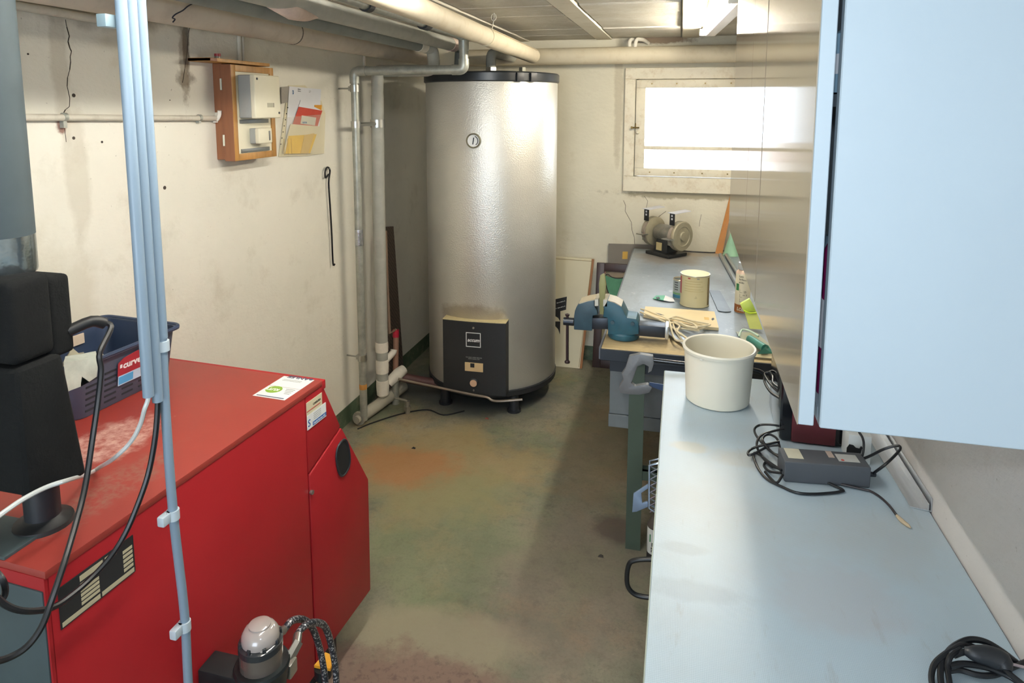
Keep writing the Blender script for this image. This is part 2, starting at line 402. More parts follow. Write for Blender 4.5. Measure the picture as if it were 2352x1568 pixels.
# ================================================================== CEILING PIPES
m_insul = M('cream_pipe_wrap', 'd6cbb2', .62, var=.07, vs=5, dirt=('b29a72', .35), bs=10, bump=.15)
m_insul2 = M('cream_pipe_wrap_left', 'cdc2b2', .62, var=.08, vs=4, dirt=('a89884', .35), bs=10, bump=.15)
m_foam = M('grey_foam_insulation', 'a9a99f', .8, var=.1, vs=14, bs=60, bump=.2)
m_foamd = M('dark_grey_foam_insulation', '81857f', .75, var=.12, vs=10, bs=60, bump=.2)
m_galv = M('galvanised_steel', 'a8aaa0', .42, .45, var=.2, vs=25, bs=40, bump=.1)
m_zinc = M('bright_zinc', 'b8b8b2', .3, .9, var=.1)
m_tape = M('white_bandage_tape', 'eae4d6', .8, var=.1, vs=20, bs=30, bump=.3)
m_blackr = M('black_rubber', '17181a', .5, var=.1)
m_dark = M('dark_cable', '15171b', .38, var=.1)
m_pinkrag = M('pinkish_rag', 'd6c2b4', .9, var=.15, vs=14, bs=25, bump=.5)

t = thing('drain_pipe', 'thick cream wrapped pipe running along the top of the left wall', 'pipe', (-1.69, 2.3, 2.07))
obj('pipe_body', G().tube([(-1.69, y, 2.125) for y in (-1.5, 0, 1, 2, 3, 4.31)], .052, 24), m_insul2, t)
obj('joint_ring', G().cyl((-1.69, 2.705, 2.125), (-1.69, 2.711, 2.125), .0535, n=28), M('joint_dark', '6a6258', .8), t)  # dark ring marking the joint in the wrap
obj('end_collar', G().lathe([(.045, 0), (.056, .004), (.058, .02), (.055, .035), (.03, .045), (.0, .046)], (-1.69, 4.30, 2.125), 24, Matrix.Rotation(-PI/2, 4, 'X')), m_tape, t)
t = thing('header_pipe', 'cream insulated pipe running across the back wall above the window', 'pipe', (-.4, 4.50, 2.07))
obj('pipe_body', G().tube([(x, 4.50, 2.132) for x in (-1.5, -1, -.5, 0, .565)], .056, 24), m_insul, t)
obj('pipe_outlet', G().tube(fillet([(-1.12, 4.47, 2.125), (-1.135, 4.2, 2.125), (-1.135, 3.97, 2.12), (-1.135, 3.97, 2.02)], .09, 8), .03, 18), m_foam, t)
t = thing('ceiling_pipe', 'smooth cream pipe slanting across the ceiling in front of the tank top', 'pipe', (-.915, 2.2, 2.08))
E0, E1 = Vector((-.915, 4.20, 2.113)), Vector((-.915, -1.5, 2.245-.09+.02))
E1 = Vector((-.915, -1.5, 2.17)); 
def onE(y): f = (4.2-y)/5.7; return E0.lerp(Vector((-.915, -1.5, 2.195)), f)
obj('pipe_body', G().tube([onE(y) for y in (-1.5, 0, 1.5, 3.1)], .043, 24), m_insul, t)
obj('pipe_sleeve', G().tube([onE(y) for y in (3.1, 3.6, 4.15, 4.19, 4.205)], .04, 24, rr=[.046, .046, .046, .036, .015]), m_insul, t)
obj('sleeve_seam', G().tube([onE(y)+Vector((.034, 0, .028)) for y in (3.12, 4.12)], .003, 6), M('seam_brown', '9a8560', .7), t)
o = obj('hanger_string', G().tube([(-.87, 3.10, 2.235), (-.872, 3.10, 2.20), (-.88, 3.10, 2.16)], .002, 6).tube([(-.872+.012*math.cos(a), 3.10, 2.215+.016*math.sin(a)) for a in np.linspace(0, 2*PI, 12, endpoint=False)], .002, 5, closed=True), M('white_string', 'd8d2c4', .7), t)
t = thing('insulated_pipe', 'grey foam covered pipe with a white taped end nearest the left wall', 'pipe', (-1.39, 2, 2.09))
obj('pipe_body', G().tube([(-1.39, y, 2.125) for y in (-1.5, 0, 2, 3.44)], .031, 20), m_foamd, t)
obj('end_tape', G().tube([(-1.39, 3.43, 2.125), (-1.39, 3.53, 2.125)], .033, 20), m_tape, t)
obj('pipe_elbow', G().tube(fillet([(-1.39, 3.53, 2.125), (-1.37, 3.60, 2.12), (-1.36, 3.60, 2.0), (-1.66, 3.58, 2.0), (-1.68, 3.54, 2.0), (-1.68, 3.53, 1.85)], .05, 8), .034, 20), m_foam, t)
obj('pipe_downpipe', G().tube([(-1.68, 3.53, 1.86), (-1.68, 3.515, 1.2), (-1.68, 3.51, .42)], .036, 20), m_foam, t)
for z0, z1, mt in ((.42, .36, m_tape), (.36, .31, m_foam), (.31, .23, m_tape), (.23, .185, m_foam), (.185, .12, m_tape)):
    obj('pipe_wrap', G().tube([(-1.68, 3.51, z0), (-1.68, 3.51, (z0+z1)/2), (-1.68, 3.51, z1)], .035, 20, rr=[.037, .0385, .037] if mt is m_tape else [.034]*3), mt, t)
obj('pipe_shoe', G().lathe([(.0, .075), (.02, .078), (.036, .095), (.037, .12)], (-1.68, 3.51, 0), 18), m_tape, t)
t = thing('second_insulated_pipe', 'grey foam covered pipe with a taped end beside the cream ceiling pipe', 'pipe', (-1.288, 2, 2.11))
t.name = 'insulated_pipe'; WLOC[t.name] = Vector((-1.288, 2, 2.11))
obj('pipe_body', G().tube([(-1.288, y, 2.15) for y in (-1.5, 0, 2, 3.66)], .037, 20), m_foam, t)
obj('end_tape', G().tube([(-1.288, 3.65, 2.15), (-1.288, 3.73, 2.15)], .039, 20), m_pinkrag, t)
obj('pipe_elbow', G().tube(fillet([(-1.288, 3.73, 2.15), (-1.30, 3.93, 2.15), (-1.32, 3.95, 2.13), (-1.33, 3.96, 2.03)], .06, 8), .036, 18), m_foamd, t)
obj('pipe_union', G().cyl((-1.33, 3.96, 2.0), (-1.33, 3.96, 2.045), .03, n=18), M('red_union', 'a04038', .5), t)
obj('wrapped_rag', G().tube([(-1.30, 1.95, 2.125), (-1.285, 2.05, 2.118), (-1.29, 2.15, 2.12), (-1.285, 2.22, 2.125)], .03, 12, 3, rr=[.012, .03, .026, .012]), m_pinkrag, t)
t = thing('steel_pipe', 'thin galvanised steel pipe dropping from the ceiling down the left wall', 'pipe', (-1.7, 3.3, 0))
obj('pipe_body', G().tube([(-1.087, -1.5, 2.155), (-1.087, 3.25, 2.155)], .020, 16), m_galv, t)
obj('pipe_fitting', G().tube(fillet([(-1.087, 3.24, 2.157), (-1.087, 3.30, 2.157), (-1.087, 3.30, 2.08)], .035), .026, 16), m_galv, t)
obj('pipe_drop', G().tube([(-1.087, 3.30, 2.10), (-1.087, 3.30, 2.02)], .023, 16), m_galv, t)
obj('pipe_fitting', G().tube(fillet([(-1.087, 3.30, 2.04), (-1.087, 3.30, 1.986), (-1.15, 3.30, 1.986)], .04), .027, 16), m_galv, t)
obj('pipe_body', G().tube([(-1.13, 3.30, 1.986), (-1.66, 3.30, 1.986)], .024, 16), m_galv, t)
obj('pipe_fitting', G().tube(fillet([(-1.63, 3.30, 1.986), (-1.70, 3.30, 1.986), (-1.70, 3.30, 1.92)], .04), .027, 16), m_galv, t)
obj('pipe_body', G().tube([(-1.70, 3.30, 1.94), (-1.70, 3.30, 1.0), (-1.70, 3.30, .03)], .021, 16), m_galv, t)
obj('foil_patch', G().cyl((-1.70, 3.30, 1.04), (-1.70, 3.30, 1.13), .0225, n=14), M('crumpled_foil', 'c9ccd0', .25, .95, var=.2, vs=40, bs=60, bump=1.0), t)
obj('orange_band', G().cyl((-1.70, 3.30, .215), (-1.70, 3.30, .245), .0218, n=14), M('orange_band', 'c08a48', .6), t)
obj('pipe_clip', G().cyl((-1.087, 2.74, 2.155), (-1.087, 2.80, 2.155), .029, n=18).box(-1.10, 2.76, 2.17, -1.075, 2.785, 2.25), m_blackr, t)
for z in (1.894, .40):
    obj('pipe_clip', G().cyl((-1.70, 3.30, z-.018), (-1.70, 3.30, z+.018), .026, n=18).cyl((-1.8, 3.31, z), (-1.72, 3.302, z), .005, n=8).box(-1.735, 3.29, z-.012, -1.72, 3.315, z+.012, .002), m_zinc, t)
obj('pipe_clip', G().cyl((-1.70, 3.30, 1.685), (-1.70, 3.30, 1.72), .026, n=18).cyl((-1.70, 3.33, 1.702), (-1.68, 3.49, 1.702), .011, n=10).cyl((-1.68, 3.525, 1.68), (-1.68, 3.525, 1.725), .041, n=20), m_zinc, t)
# black clamp on steel pipe near front
obj('pipe_clip', G().cyl((-1.087, 2.2, 2.155), (-1.087, 2.235, 2.155), .027, n=16).box(-1.10, 2.205, 2.17, -1.07, 2.23, 2.25), m_blackr, t)

# stubs of pipe over the back wall pipe
for i, (lab, x, pts) in enumerate((('short bent white pipe stub going into the ceiling, left of a pair', 1446, [(1446, 112), (1446, 92), (1453, 86), (1460, 92)]),
                                  ('short bent white pipe stub going into the ceiling, right of a pair', 1460, [(1458, 113), (1461, 90), (1467, 80), (1487, 98)]))):
    if i == 0: P = [PY(1446, 114, 4.5), PY(1446, 98, 4.5), PY(1450, 89, 4.505), PY(1456, 88, 4.53), PY(1459, 94, 4.57), PY(1460, 100, 4.605)]
    else: P = [PY(1458, 115, 4.49), PY(1460, 98, 4.49), PY(1464, 84, 4.49), PY(1469, 81, 4.50), PY(1477, 88, 4.53), PY(1489, 99, 4.605)]
    P = [(p_[0], p_[1], min(p_[2], 2.232)) for p_ in P]
    tag(obj('pipe_stub', G().tube(P, .0125, 12, 4), m_tape), lab, 'pipe', None)

# thin conduits on the left wall
m_cond = M('cream_conduit_paint', 'c8c2b2', .5, var=.08, dirt=('8d8778', .4))
t = thing('level_conduit', 'thin cream conduit running level across the left wall to the meter box', 'conduit', (-1.785, 1.6, 1.75))
obj('conduit_pipe', G().tube([(-1.787, .3, 1.785), (-1.787, 1.5, 1.768), (-1.787, 2.31, 1.752)], .0105, 12), m_cond, t)
for y in (1.62, 2.2): obj('conduit_clip', G().cyl((-1.787, y-.006, 1.77-.02*(y-1.5)), (-1.787, y+.006, 1.77-.02*(y-1.5)), .0125, n=12).box(-1.8, y-.006, 1.735, -1.785, y+.006, 1.756), m_galv, t)
tag(obj('upper_conduit', G().tube([(-1.787, .3, 2.085), (-1.787, 1.5, 2.074), (-1.787, 1.95, 2.066)], .013, 12), m_cond), 'cream conduit high on the left wall behind the upright blue tubes', 'conduit')
for i, (y, lab) in enumerate(((2.466, 'short upright conduit above the meter box, the left one'), (2.487, 'short upright conduit above the meter box, the right one'))):
    tag(obj('drop_conduit', G().tube([(-1.79, y, 1.97), (-1.79, y, 2.11)], .0085, 10), m_cond), lab, 'conduit')
tag(obj('drop_conduit', G().tube([(-1.79, 3.60, 2.0), (-1.79, 3.60, 2.11)], .010, 10), m_cond), 'short upright conduit beneath the drain pipe near the room corner', 'conduit')
# loose wire on the drain pipe
P = [PX(520, -10, -1.635), PX(500, 0, -1.635), PX(480, 7, -1.635), PX(447, 8, -1.634), PX(432, 14, -1.633), PX(420, 24, -1.632), PX(403, 33, -1.632), PX(396, 41, -1.632), PX(402, 44, -1.632), PX(397, 51, -1.632)]
tag(obj('loose_wire', G().tube(P, .0022, 6, 4), M('blue_black_wire', '232a38', .5)), 'dark loose wire end dangling over the cream pipe on left wall', 'wire')

# ================================================================== LAMP
m_lampw = M('white_lamp_enamel', 'e8e4d8', .4, var=.03)
def batten(A, B, colr, strength, label, tube_side):
    t = thing('ceiling_lamp', label, 'lamp', tuple((A+B)/2))
    ax = (B-A).normalized(); side = Vector((ax.y, -ax.x, 0))
    if side.x*tube_side < 0: side = -side
    mx = frame(A, ax, side); flip = 1 if mx[2][2] > 0 else -1
    L = (B-A).length
    m = Matrix.Translation(A) @ Matrix.Diagonal((1, 1, 1, 1))
    def P(u, v, w): return A+ax*u+side*v+Vector((0, 0, w))
    def bx(u0, v0, w0, u1, v1, w1): return G().prism([P(u0, v0, w0), P(u1, v0, w0), P(u1, v1, w0), P(u0, v1, w0)], (0, 0, w1-w0), .002)
    obj('batten_housing', bx(0, -.026, 0, L, .026, .05), m_lampw, t)
    em = bpy.data.materials.new('fluorescent_tube'); em.use_nodes = True
    e = em.node_tree.nodes['Principled BSDF']; e.inputs['Emission Color'].default_value = (*colr, 1); e.inputs['Emission Strength'].default_value = strength; e.inputs['Base Color'].default_value = (.9, .9, .9, 1)
    obj('lamp_tube', G().cyl(P(.05, .046, .018), P(L-.05, .046, .018), .013, n=12), em, t)
    for u in (.03, L-.05): obj('lamp_holder', bx(u, .024, 0, u+.02, .062, .036), m_lampw, t)
batten(Vector((.141, 4.08, 2.2)), Vector((.226, 2.78, 2.2)), (1.0, .92, .77), LAMP_S, 'slim white fluorescent batten lamp on the ceiling by the window', -1)
batten(Vector((-.56, 2.1, 2.2)), Vector((-.56, .6, 2.2)), (1.0, .97, .91), FILL_LAMP_S, 'slim white fluorescent batten lamp added unseen overhead as fill between boiler and worktop', -1)  # unseen lamp, added to brighten the room

# ================================================================== WATER TANK
TC = Vector((-1.129, 3.966, 0)); TR = .40
tk = NT('hammered_tank_sheet')
c = tk.mix(tk.ramp(tk.noise(3, 5, .6), .3, .7), (.70, .68, .62), (.78, .76, .70))
c = tk.mix(tk.math('MULTIPLY', tk.blob((-.02, -.396, .60), (.22, .1, .07), 8), .5), c, lin('8a7a5c'))
tk.col(c); tk.set(rough=.40, metal=.68)
vo = tk.n('ShaderNodeTexVoronoi'); vo.inputs['Scale'].default_value = 150; tk.L(tk.co, vo.inputs['Vector'])
tk.bump(tk.math('ADD', vo.outputs['Distance'], tk.noise(220, 3, .6)), .5, .0016)
m_tank = tk.m
m_blk = M('black_plastic', '22252a', .45, var=.12)
t = thing('water_heater', 'tall silver cylindrical hot water tank with a black cover plate', 'water heater', tuple(TC))
obj('tank_body', G().lathe([(TR-.004, .150), (TR, .156), (TR, 1.935), (TR-.004, 1.945)], tuple(TC), 96), m_tank, t)
obj('base_ring', G().lathe([(.30, .105), (.385, .105), (TR+.004, .118), (TR+.006, .15), (TR-.01, .156), (.3, .156)], tuple(TC), 72), m_blk, t)
obj('lid', G().lathe([(TR+.002, 1.937), (TR+.010, 1.943), (TR+.010, 1.985), (TR+.002, 1.992), (.34, 1.998), (0, 2.000)], tuple(TC), 72), M('black_lid', '1d2227', .32, var=.1), t)
for a, nm in ((-52, 'lid_clamp'), (-40, 'lid_clamp')):
    an = math.radians(a); d = Vector((math.cos(an), math.sin(an), 0)); mx = frame(TC+d*(TR+.006)+Vector((0, 0, 1.937)), d, Vector((-d.y, d.x, 0)))
    obj(nm, G().box(0, -.022, 0, .018, .022, .05, .004, mx=mx), m_blk, t)
for a in (-128, -53, 60, 150):
    an = math.radians(a); q = TC+Vector((math.cos(an), math.sin(an), 0))*.355
    obj('leg', G().cyl((q.x, q.y, 0), (q.x, q.y, .11), .032, .028, n=18).cyl((q.x, q.y, 0), (q.x, q.y, .012), .042, n=18), m_blk, t)
obj('lid_nut', G().cyl((-1.135, 3.97, 1.998), (-1.135, 3.97, 2.035), .036, n=6), m_zinc, t)
obj('lid_plug', G().cyl((-.93, 3.93, 1.997), (-.93, 3.93, 2.03), .022, n=6), M('dull_nut', '77776c', .5, .6), t)
# thermometer
front = lambda a, r=TR: TC+Vector((math.sin(a)*r, -math.cos(a)*r, 0))
def on_tank(px, py, off=0):
    """point on the tank shell under a photo pixel, with its outward normal"""
    d = Vector(_ray(px, py)); o = Vector((0, 0, CAM_H)); ox, oy = o.x-TC.x, o.y-TC.y
    a_ = d.x*d.x+d.y*d.y; b_ = 2*(ox*d.x+oy*d.y); c_ = ox*ox+oy*oy-TR*TR; s_ = (-b_-math.sqrt(b_*b_-4*a_*c_))/(2*a_)
    p_ = o+d*s_; nrm = Vector((p_.x-TC.x, p_.y-TC.y, 0)).normalized(); return p_+nrm*off, nrm
p, nr = on_tank(1089, 323); mx = frame(p, Vector((-nr.y, nr.x, 0)), (0, 0, 1))
g = obj('thermometer', G().lathe([(.0, .0), (.038, 0), (.042, .004), (.042, .018), (.036, .021), (.034, .016), (0, .016)], (0, 0, 0), 32, mx), M('brushed_bezel', '8f8b78', .35, .6), t)
obj('dial_face', G().cyl(mx @ Vector((0, 0, .0155)), mx @ Vector((0, 0, .0172)), .0335, n=28), M('dial_white', 'eef0f0', .5), g)
obj('dial_needle', G().box(-.003, -.02, .0172, .003, .018, .0185, mx=mx @ Matrix.Rotation(-.15, 4, 'Z')), m_blk, g)
obj('dial_scale', G().tube([mx @ Vector((.026*math.cos(a), .026*math.sin(a), .0172)) for a in np.linspace(-1.0, 1.2, 14)], .0022, 5), m_blk, g)
# cover plate: curved-back box with flat front
cp, cn = on_tank(1092, 820); cp = Vector((cp.x, cp.y, 0))
mx = frame((cp.x, cp.y, 0), Vector((-cn.y, cn.x, 0)), (0, 0, 1))   # local x across, y up, z outward
Wc = .187
prof = [(-Wc, -.05), (-Wc, .028)]+[(Wc*u, .028+.010*(1-u*u)) for u in np.linspace(-.9, .9, 13)]+[(Wc, .028), (Wc, -.05)]
cov = obj('cover_plate', G().prism([mx @ Vector((x, .150, z)) for x, z in prof], Vector((0, 0, .43))), M('anthracite_cover', '1f2225', .5, var=.08, bs=200, bump=.1), t, 30)
obj('cover_top', G().prism([mx @ Vector((x*1.005, .580, z+.001)) for x, z in prof], Vector((0, 0, .004))), M('dusty_cover_edge', 'c9bb90', .8, var=.15, dirt=('8a7a58', .5)), cov, 30)
m_white = M('white_print', 'e6e8e6', .5, var=.02); m_ink = M('black_ink', '1b1b1e', .5, var=.02)
fz = lambda x: .028+.010*(1-(x/Wc)**2)+.0012
for a, b, c_, d in ((-.045, .043, .431, .435), (-.045, .043, .513, .517)): obj('logo_frame', G().box(a, c_, fz(0)-.001, b, d, fz(0)+.0005, mx=mx), m_white, cov, 0)
for a, b in ((-.045, -.041), (.039, .043)): obj('logo_frame', G().box(a, .431, fz(0)-.001, b, .517, fz(0)+.0005, mx=mx), m_white, cov, 0)
text('accum', .030, mx @ Matrix.Translation((-.001, .463, fz(0))), m_white, cov, bold=.0008, align='CENTER', shear=.3, sx=.92)
text('DO NOT OPEN BEFORE\nSWITCHING OFF', .009, mx @ Matrix.Translation((.002, .366, fz(0))), M('grey_print', '9a9c98', .6), cov, align='CENTER')
obj('switch_plate', G().box(-.052, .287, fz(0)-.002, .056, .338, fz(0)+.004, .001, mx=mx), M('beige_switch', 'd2b78c', .5, var=.05), cov, 0)
obj('switch_key', G().box(-.018, .312, fz(0)+.003, .006, .336, fz(0)+.007, .001, mx=mx), m_blk, cov, 0)
obj('knob', G().lathe([(0, 0), (.027, 0), (.027, .006), (.022, .010), (.021, .008), (0, .009)], (0, 0, 0), 24, mx @ Matrix.Translation((.0, .218, fz(0)-.002))), M('lamp_lens_rim', '2a2d30', .4), cov)
obj('indicator_lens', G().cyl(mx @ Vector((0, .218, fz(0)+.004)), mx @ Vector((0, .218, fz(0)+.010)), .0205, n=24), M('peach_lens', 'd9b394', .35, var=.03), cov)
for y in (.545, .173): obj('screw_head', G().cyl(mx @ Vector((0, y, fz(0)-.002)), mx @ Vector((0, y, fz(0)+.003)), .006, n=12), m_zinc, cov)
# pipework under the tank
tag(obj('tank_outlet_pipe', G().tube([(-1.40, 3.72, .10), (-1.56, 3.66, .14), (-1.66, 3.63, .17)], .028, 14, 3), M('dark_red_pipe', '5d3c3a', .6, var=.15)), 'dark red pipe running from under the tank to the wall valves', 'pipe')
tag(obj('condensate_pipe', G().tube([PY(915, 870, 3.50), PY(1000, 888, 3.50), PY(1080, 905, 3.50), PY(1118, 912, 3.50), PY(1130, 919, 3.5), PY(1150, 921, 3.5), PY(1200, 917, 3.52)], .007, 10, 3), M('copper_grey', '8f8478', .35, .6)), 'thin metal pipe running level along the tank base', 'pipe')
t = thing('valve_group', 'white lagged valve group low on left wall beside the tank', 'valve', (-1.66, 3.6, 0))
obj('valve_body', G().tube([(-1.665, 3.56, .145), (-1.62, 3.60, .19), (-1.60, 3.64, .205)], .034, 14, 3, rr=[.03, .036, .03]).tube([(-1.675, 3.53, .29), (-1.64, 3.57, .33), (-1.635, 3.58, .35)], .02, 12, 3), m_tape, t)
obj('valve_riser', G().cyl((-1.645, 3.62, .19), (-1.655, 3.66, .40), .017, n=14), M('rusty_pipe', '94705e', .6, var=.2), t)
obj('valve_cap', G().cyl((-1.655, 3.655, .40), (-1.656, 3.66, .445), .020, n=14), M('red_cap', 'b0223a', .4), t)
obj('valve_riser', G().tube([(-1.656, 3.66, .445), PX(895, 765, -1.665), PX(889, 640, -1.68), PX(886, 530, -1.69)], .0085, 10), M('copper_pipe', '8d7663', .6, .2, var=.2), t)
obj('valve_foot', G().cyl((-1.64, 3.60, 0), (-1.64, 3.60, .16), .022, n=14), m_galv, t)
tag(obj('drain_tap', G().cyl((-1.52, 3.50, .0), (-1.52, 3.50, .075), .016, n=12).cyl((-1.52, 3.5, .02), (-1.52, 3.5, .045), .022, n=6).tube([(-1.60, 3.50, .085), (-1.52, 3.50, .075)], .007, 8), M('dull_chrome', 'a3a198', .3, .8)), 'small chrome drain tap standing on floor left of the tank leg', 'tap')
tag(obj('floor_pipe', G().tube([(-1.725, 3.30, .04), (-1.69, 3.48, .045), (-1.64, 3.72, .06)], .034, 16, 3).cyl((-1.727, 3.285, .04), (-1.725, 3.30, .04), .04, n=16).cyl((-1.73, 3.265, .04), (-1.727, 3.285, .04), .022, n=12), M('lagged_floor_pipe', 'a5a090', .7, var=.12, bs=30, bump=.2)), 'short thick grey pipe lying on floor under the wall pipes', 'pipe')
tag(obj('floor_cable', G().tube([(-1.71, 3.24, .004), (-1.66, 3.33, .004), (-1.55, 3.47, .004), (-1.42, 3.56, .004), (-1.30, 3.52, .004), (-1.2, 3.60, .004)], .004, 6, 5), m_dark), 'thin black cable on the floor in front of the tank', 'cable')
for i, (x, y, c, lab) in enumerate(((PZ(950, 1029, 0)[0], PZ(950, 1029, 0)[1], '1c1c1c', 'tiny black crumb on the bare floor before the tank'), (PZ(1118, 961, 0)[0], PZ(1118, 961, 0)[1], '8c4a3c', 'small reddish paint flake on the floor under the tank'), (PZ(1380, 1277, 0)[0], PZ(1380, 1277, 0)[1], '2a2622', 'small dark splinter on the floor left of the bench leg'))):
    g = G().solid([(x-.012, y-.006, 0), (x+.012, y-.008, 0), (x+.009, y+.008, 0), (x-.008, y+.006, 0), (x, y, .009)], [(3, 2, 1, 0), (0, 1, 4), (1, 2, 4), (2, 3, 4), (3, 0, 4)])
    tag(obj('floor_debris', g, M('debris%d' % i, c, .8), None, 0), lab, 'debris')

# tall dark board standing in the corner
m_lam = NT('dark_wood_laminate'); wv = m_lam.n('ShaderNodeTexWave', bands_direction='DIAGONAL'); wv.inputs['Scale'].default_value = 22; wv.inputs['Distortion'].default_value = 4; wv.inputs['Detail'].default_value = 3; m_lam.L(m_lam.co, wv.inputs['Vector'])
m_lam.col(m_lam.mix(wv.outputs['Fac'], lin('584c44'), lin('73655a'))); m_lam.set(rough=.5); m_lam = m_lam.m
tag(obj('leaning_board', G().prism([(-1.77, 3.79, 0), (-1.77, 3.995, 0), (-1.79, 3.92, 1.035), (-1.79, 3.775, 1.055)], (.016, 0, 0)), m_lam, None, 0), 'tall narrow dark brown board standing against the left wall behind pipes', 'board')

# ================================================================== METER BOX ON THE LEFT WALL
m_oak = NT('oak_stain'); nz = m_oak.noise(5, 6, .6, stretch=(6, 6, .6)); m_oak.col(m_oak.mix(m_oak.ramp(nz, .3, .7), lin('94692f'), lin('bb8a48'))); m_oak.set(rough=.45); m_oak = m_oak.m
m_oakd = NT('dark_stained_wood'); nz = m_oakd.noise(5, 6, .6, stretch=(6, 6, .6)); m_oakd.col(m_oakd.mix(m_oakd.ramp(nz, .3, .7), lin('7b4c33'), lin('94603f'))); m_oakd.set(rough=.5); m_oakd = m_oakd.m
m_crm = M('cream_panel', 'dcd6be', .5, var=.04); m_grey = M('meter_grey', '9a9c98', .45, var=.06)
t = thing('meter_cabinet', 'wooden electricity meter cabinet mounted on the left wall', 'meter box', (-1.80, 2.44, 1.58))
obj('cabinet_body', G().box(-1.80, 2.305, 1.587, -1.758, 2.578, 1.966, .002), m_oakd, t)
dr = obj('cabinet_door', G().box(-1.755, 2.300, 1.583, -1.712, 2.326, 1.962, .002).box(-1.755, 2.555, 1.583, -1.712, 2.581, 1.962, .002).box(-1.755, 2.326, 1.583, -1.712, 2.555, 1.610, .002).box(-1.755, 2.326, 1.936, -1.712, 2.555, 1.962, .002), m_oak, t)
obj('door_side_panel', G().box(-1.757, 2.297, 1.583, -1.713, 2.301, 1.962), m_oakd, dr, 0)
obj('meter_panel', G().box(-1.75, 2.326, 1.610, -1.718, 2.555, 1.936), m_crm, t, 0)
obj('roof_board', G().box(-1.80, 2.17, 1.966, -1.700, 2.54, 1.979, .002), m_oak, t)
obj('roof_board', G().box(-1.80, 2.17, 1.967, -1.699, 2.205, 1.978, .001), m_oakd, t)
for z in (1.885, 1.665): obj('hinge', G().cyl((-1.757, 2.295, z-.022), (-1.757, 2.295, z+.022), .004, n=10), M('hinge_white', 'c9c8b6', .5), t)
mt = obj('meter_case', G().box(-1.72, 2.345, 1.752, -1.660, 2.518, 1.924, .008, 3), m_grey, t)
obj('meter_lid', G().box(-1.664, 2.344, 1.751, -1.642, 2.519, 1.925, .007, 3), m_crm, mt)
for y, z in ((2.362, 1.908), (2.505, 1.772)): obj('meter_screw', G().cyl((-1.643, y, z), (-1.6405, y, z), .005, n=12), m_blk, mt)
obj('meter_slot', G().box(-1.6425, 2.425, 1.795, -1.6412, 2.470, 1.813), M('slot_line', 'aaa58f', .5), mt, 0)
obj('meter_slot', G().box(-1.6425, 2.4685, 1.795, -1.6408, 2.470, 1.813), m_blk, mt, 0)
for z in (1.738, 1.620): obj('label_rail', G().box(-1.719, 2.345, z-.008, -1.714, 2.535, z+.008, .001), M('rail_grey', '6e6f6a', .35, .4), t)
sw = obj('rotary_switch', G().box(-1.72, 2.405, 1.647, -1.690, 2.495, 1.710, .006, 3), m_grey, t)
obj('switch_cap', G().box(-1.694, 2.404, 1.646, -1.672, 2.496, 1.711, .008, 3), m_crm, sw)
obj('switch_slot', G().box(-1.673, 2.470, 1.658, -1.670, 2.480, 1.698, .002), M('rail_grey', ''), sw)
p = PX(518, 134, -1.74)
g = thing('small_jar', 'tiny jar with a red lid on top of the meter cabinet', 'jar', (-1.74, 2.262, 1.979))
obj('jar_body', G().cyl((-1.74, 2.262, 1.979), (-1.74, 2.262, 1.990), .011, n=14), M('jar_glass', '7f7768', .3), g)
obj('lid', G().cyl((-1.74, 2.262, 1.990), (-1.74, 2.262, 2.000), .012, n=14), M('red_lid', '9c3032', .4), g)
tag(obj('torn_wall_filler', G().prism([(-1.799, 2.29, 1.735), (-1.799, 2.30, 1.765), (-1.799, 2.305, 1.775), (-1.799, 2.304, 1.735)], (.012, 0, 0)).tube([(-1.785, 2.293, 1.745), (-1.775, 2.298, 1.762), (-1.77, 2.296, 1.782)], .008, 8, 3), m_tape), 'lump of white filler where the conduit enters the meter cabinet', 'filler')

# plastic sleeve of papers beside it
t = thing('document_pocket', 'clear plastic pocket stuffed with papers hanging beside the meter cabinet', 'document pocket', (-1.795, 2.95, 1.55))
SX = lambda x, y, X=-1.785: Vector(PX(x, y, X))
def card(name, px, X, m, th=.0012, parent=None):
    return obj(name, G().prism([SX(a, b, X) for a, b in px], (th, 0, 0)), m, parent or t, 0)
m_paper = M('white_paper', 'd9dade', .7, var=.03); m_env = M('buff_envelope', 'd2c9ab', .7, var=.05)
m_plast = NT('clear_sleeve'); m_plast.col(lin('e4dfca')); m_plast.set(rough=.25, alpha=.12); m_plast = m_plast.m
card('back_sleeve', [(640, 360), (662, 196), (700, 196), (738, 232), (747, 262), (744, 352), (700, 358)], -1.797, m_env)
card('grey_sheet', [(645, 200), (668, 198), (662, 235), (646, 238)], -1.795, M('grey_paper', '9a948c', .8))
s1 = card('white_letter', [(664, 198), (737, 205), (733, 300), (655, 330)], -1.793, m_paper)
card('orange_sheet', [(722, 241), (739, 241), (737, 262), (722, 258)], -1.791, M('orange_paper', 'd9962a', .7))
card('folded_letter', [(690, 230), (739, 254), (728, 310), (668, 300)], -1.790, m_paper)
rb = card('red_card', [(686, 245), (740, 254), (729, 290), (672, 285)], -1.788, M('red_card', 'b8402f', .6))
card('card_window', [(693, 265), (726, 270), (723, 288), (690, 284)], -1.7865, M('card_window', 'c8c6b8', .6), parent=rb)
card('envelope', [(667, 285), (737, 290), (718, 352), (650, 352)], -1.785, m_env)
yl = card('yellow_card', [(663, 312), (727, 308), (712, 352), (655, 353)], -1.783, M('yellow_card', 'dcb21e', .6))
card('tan_slip', [(699, 310), (722, 306), (708, 352), (690, 352)], -1.7815, M('tan_slip', 'c9a95a', .7))
mxs = lambda x, y, X: frame(SX(x, y, X), (0, 1, -.02), (0, .12, 1))
text('D', .026, mxs(672, 216, -1.7905), M('blue_print', '3c6f9e', .5), s1, bold=.001, align='LEFT', sx=.6)
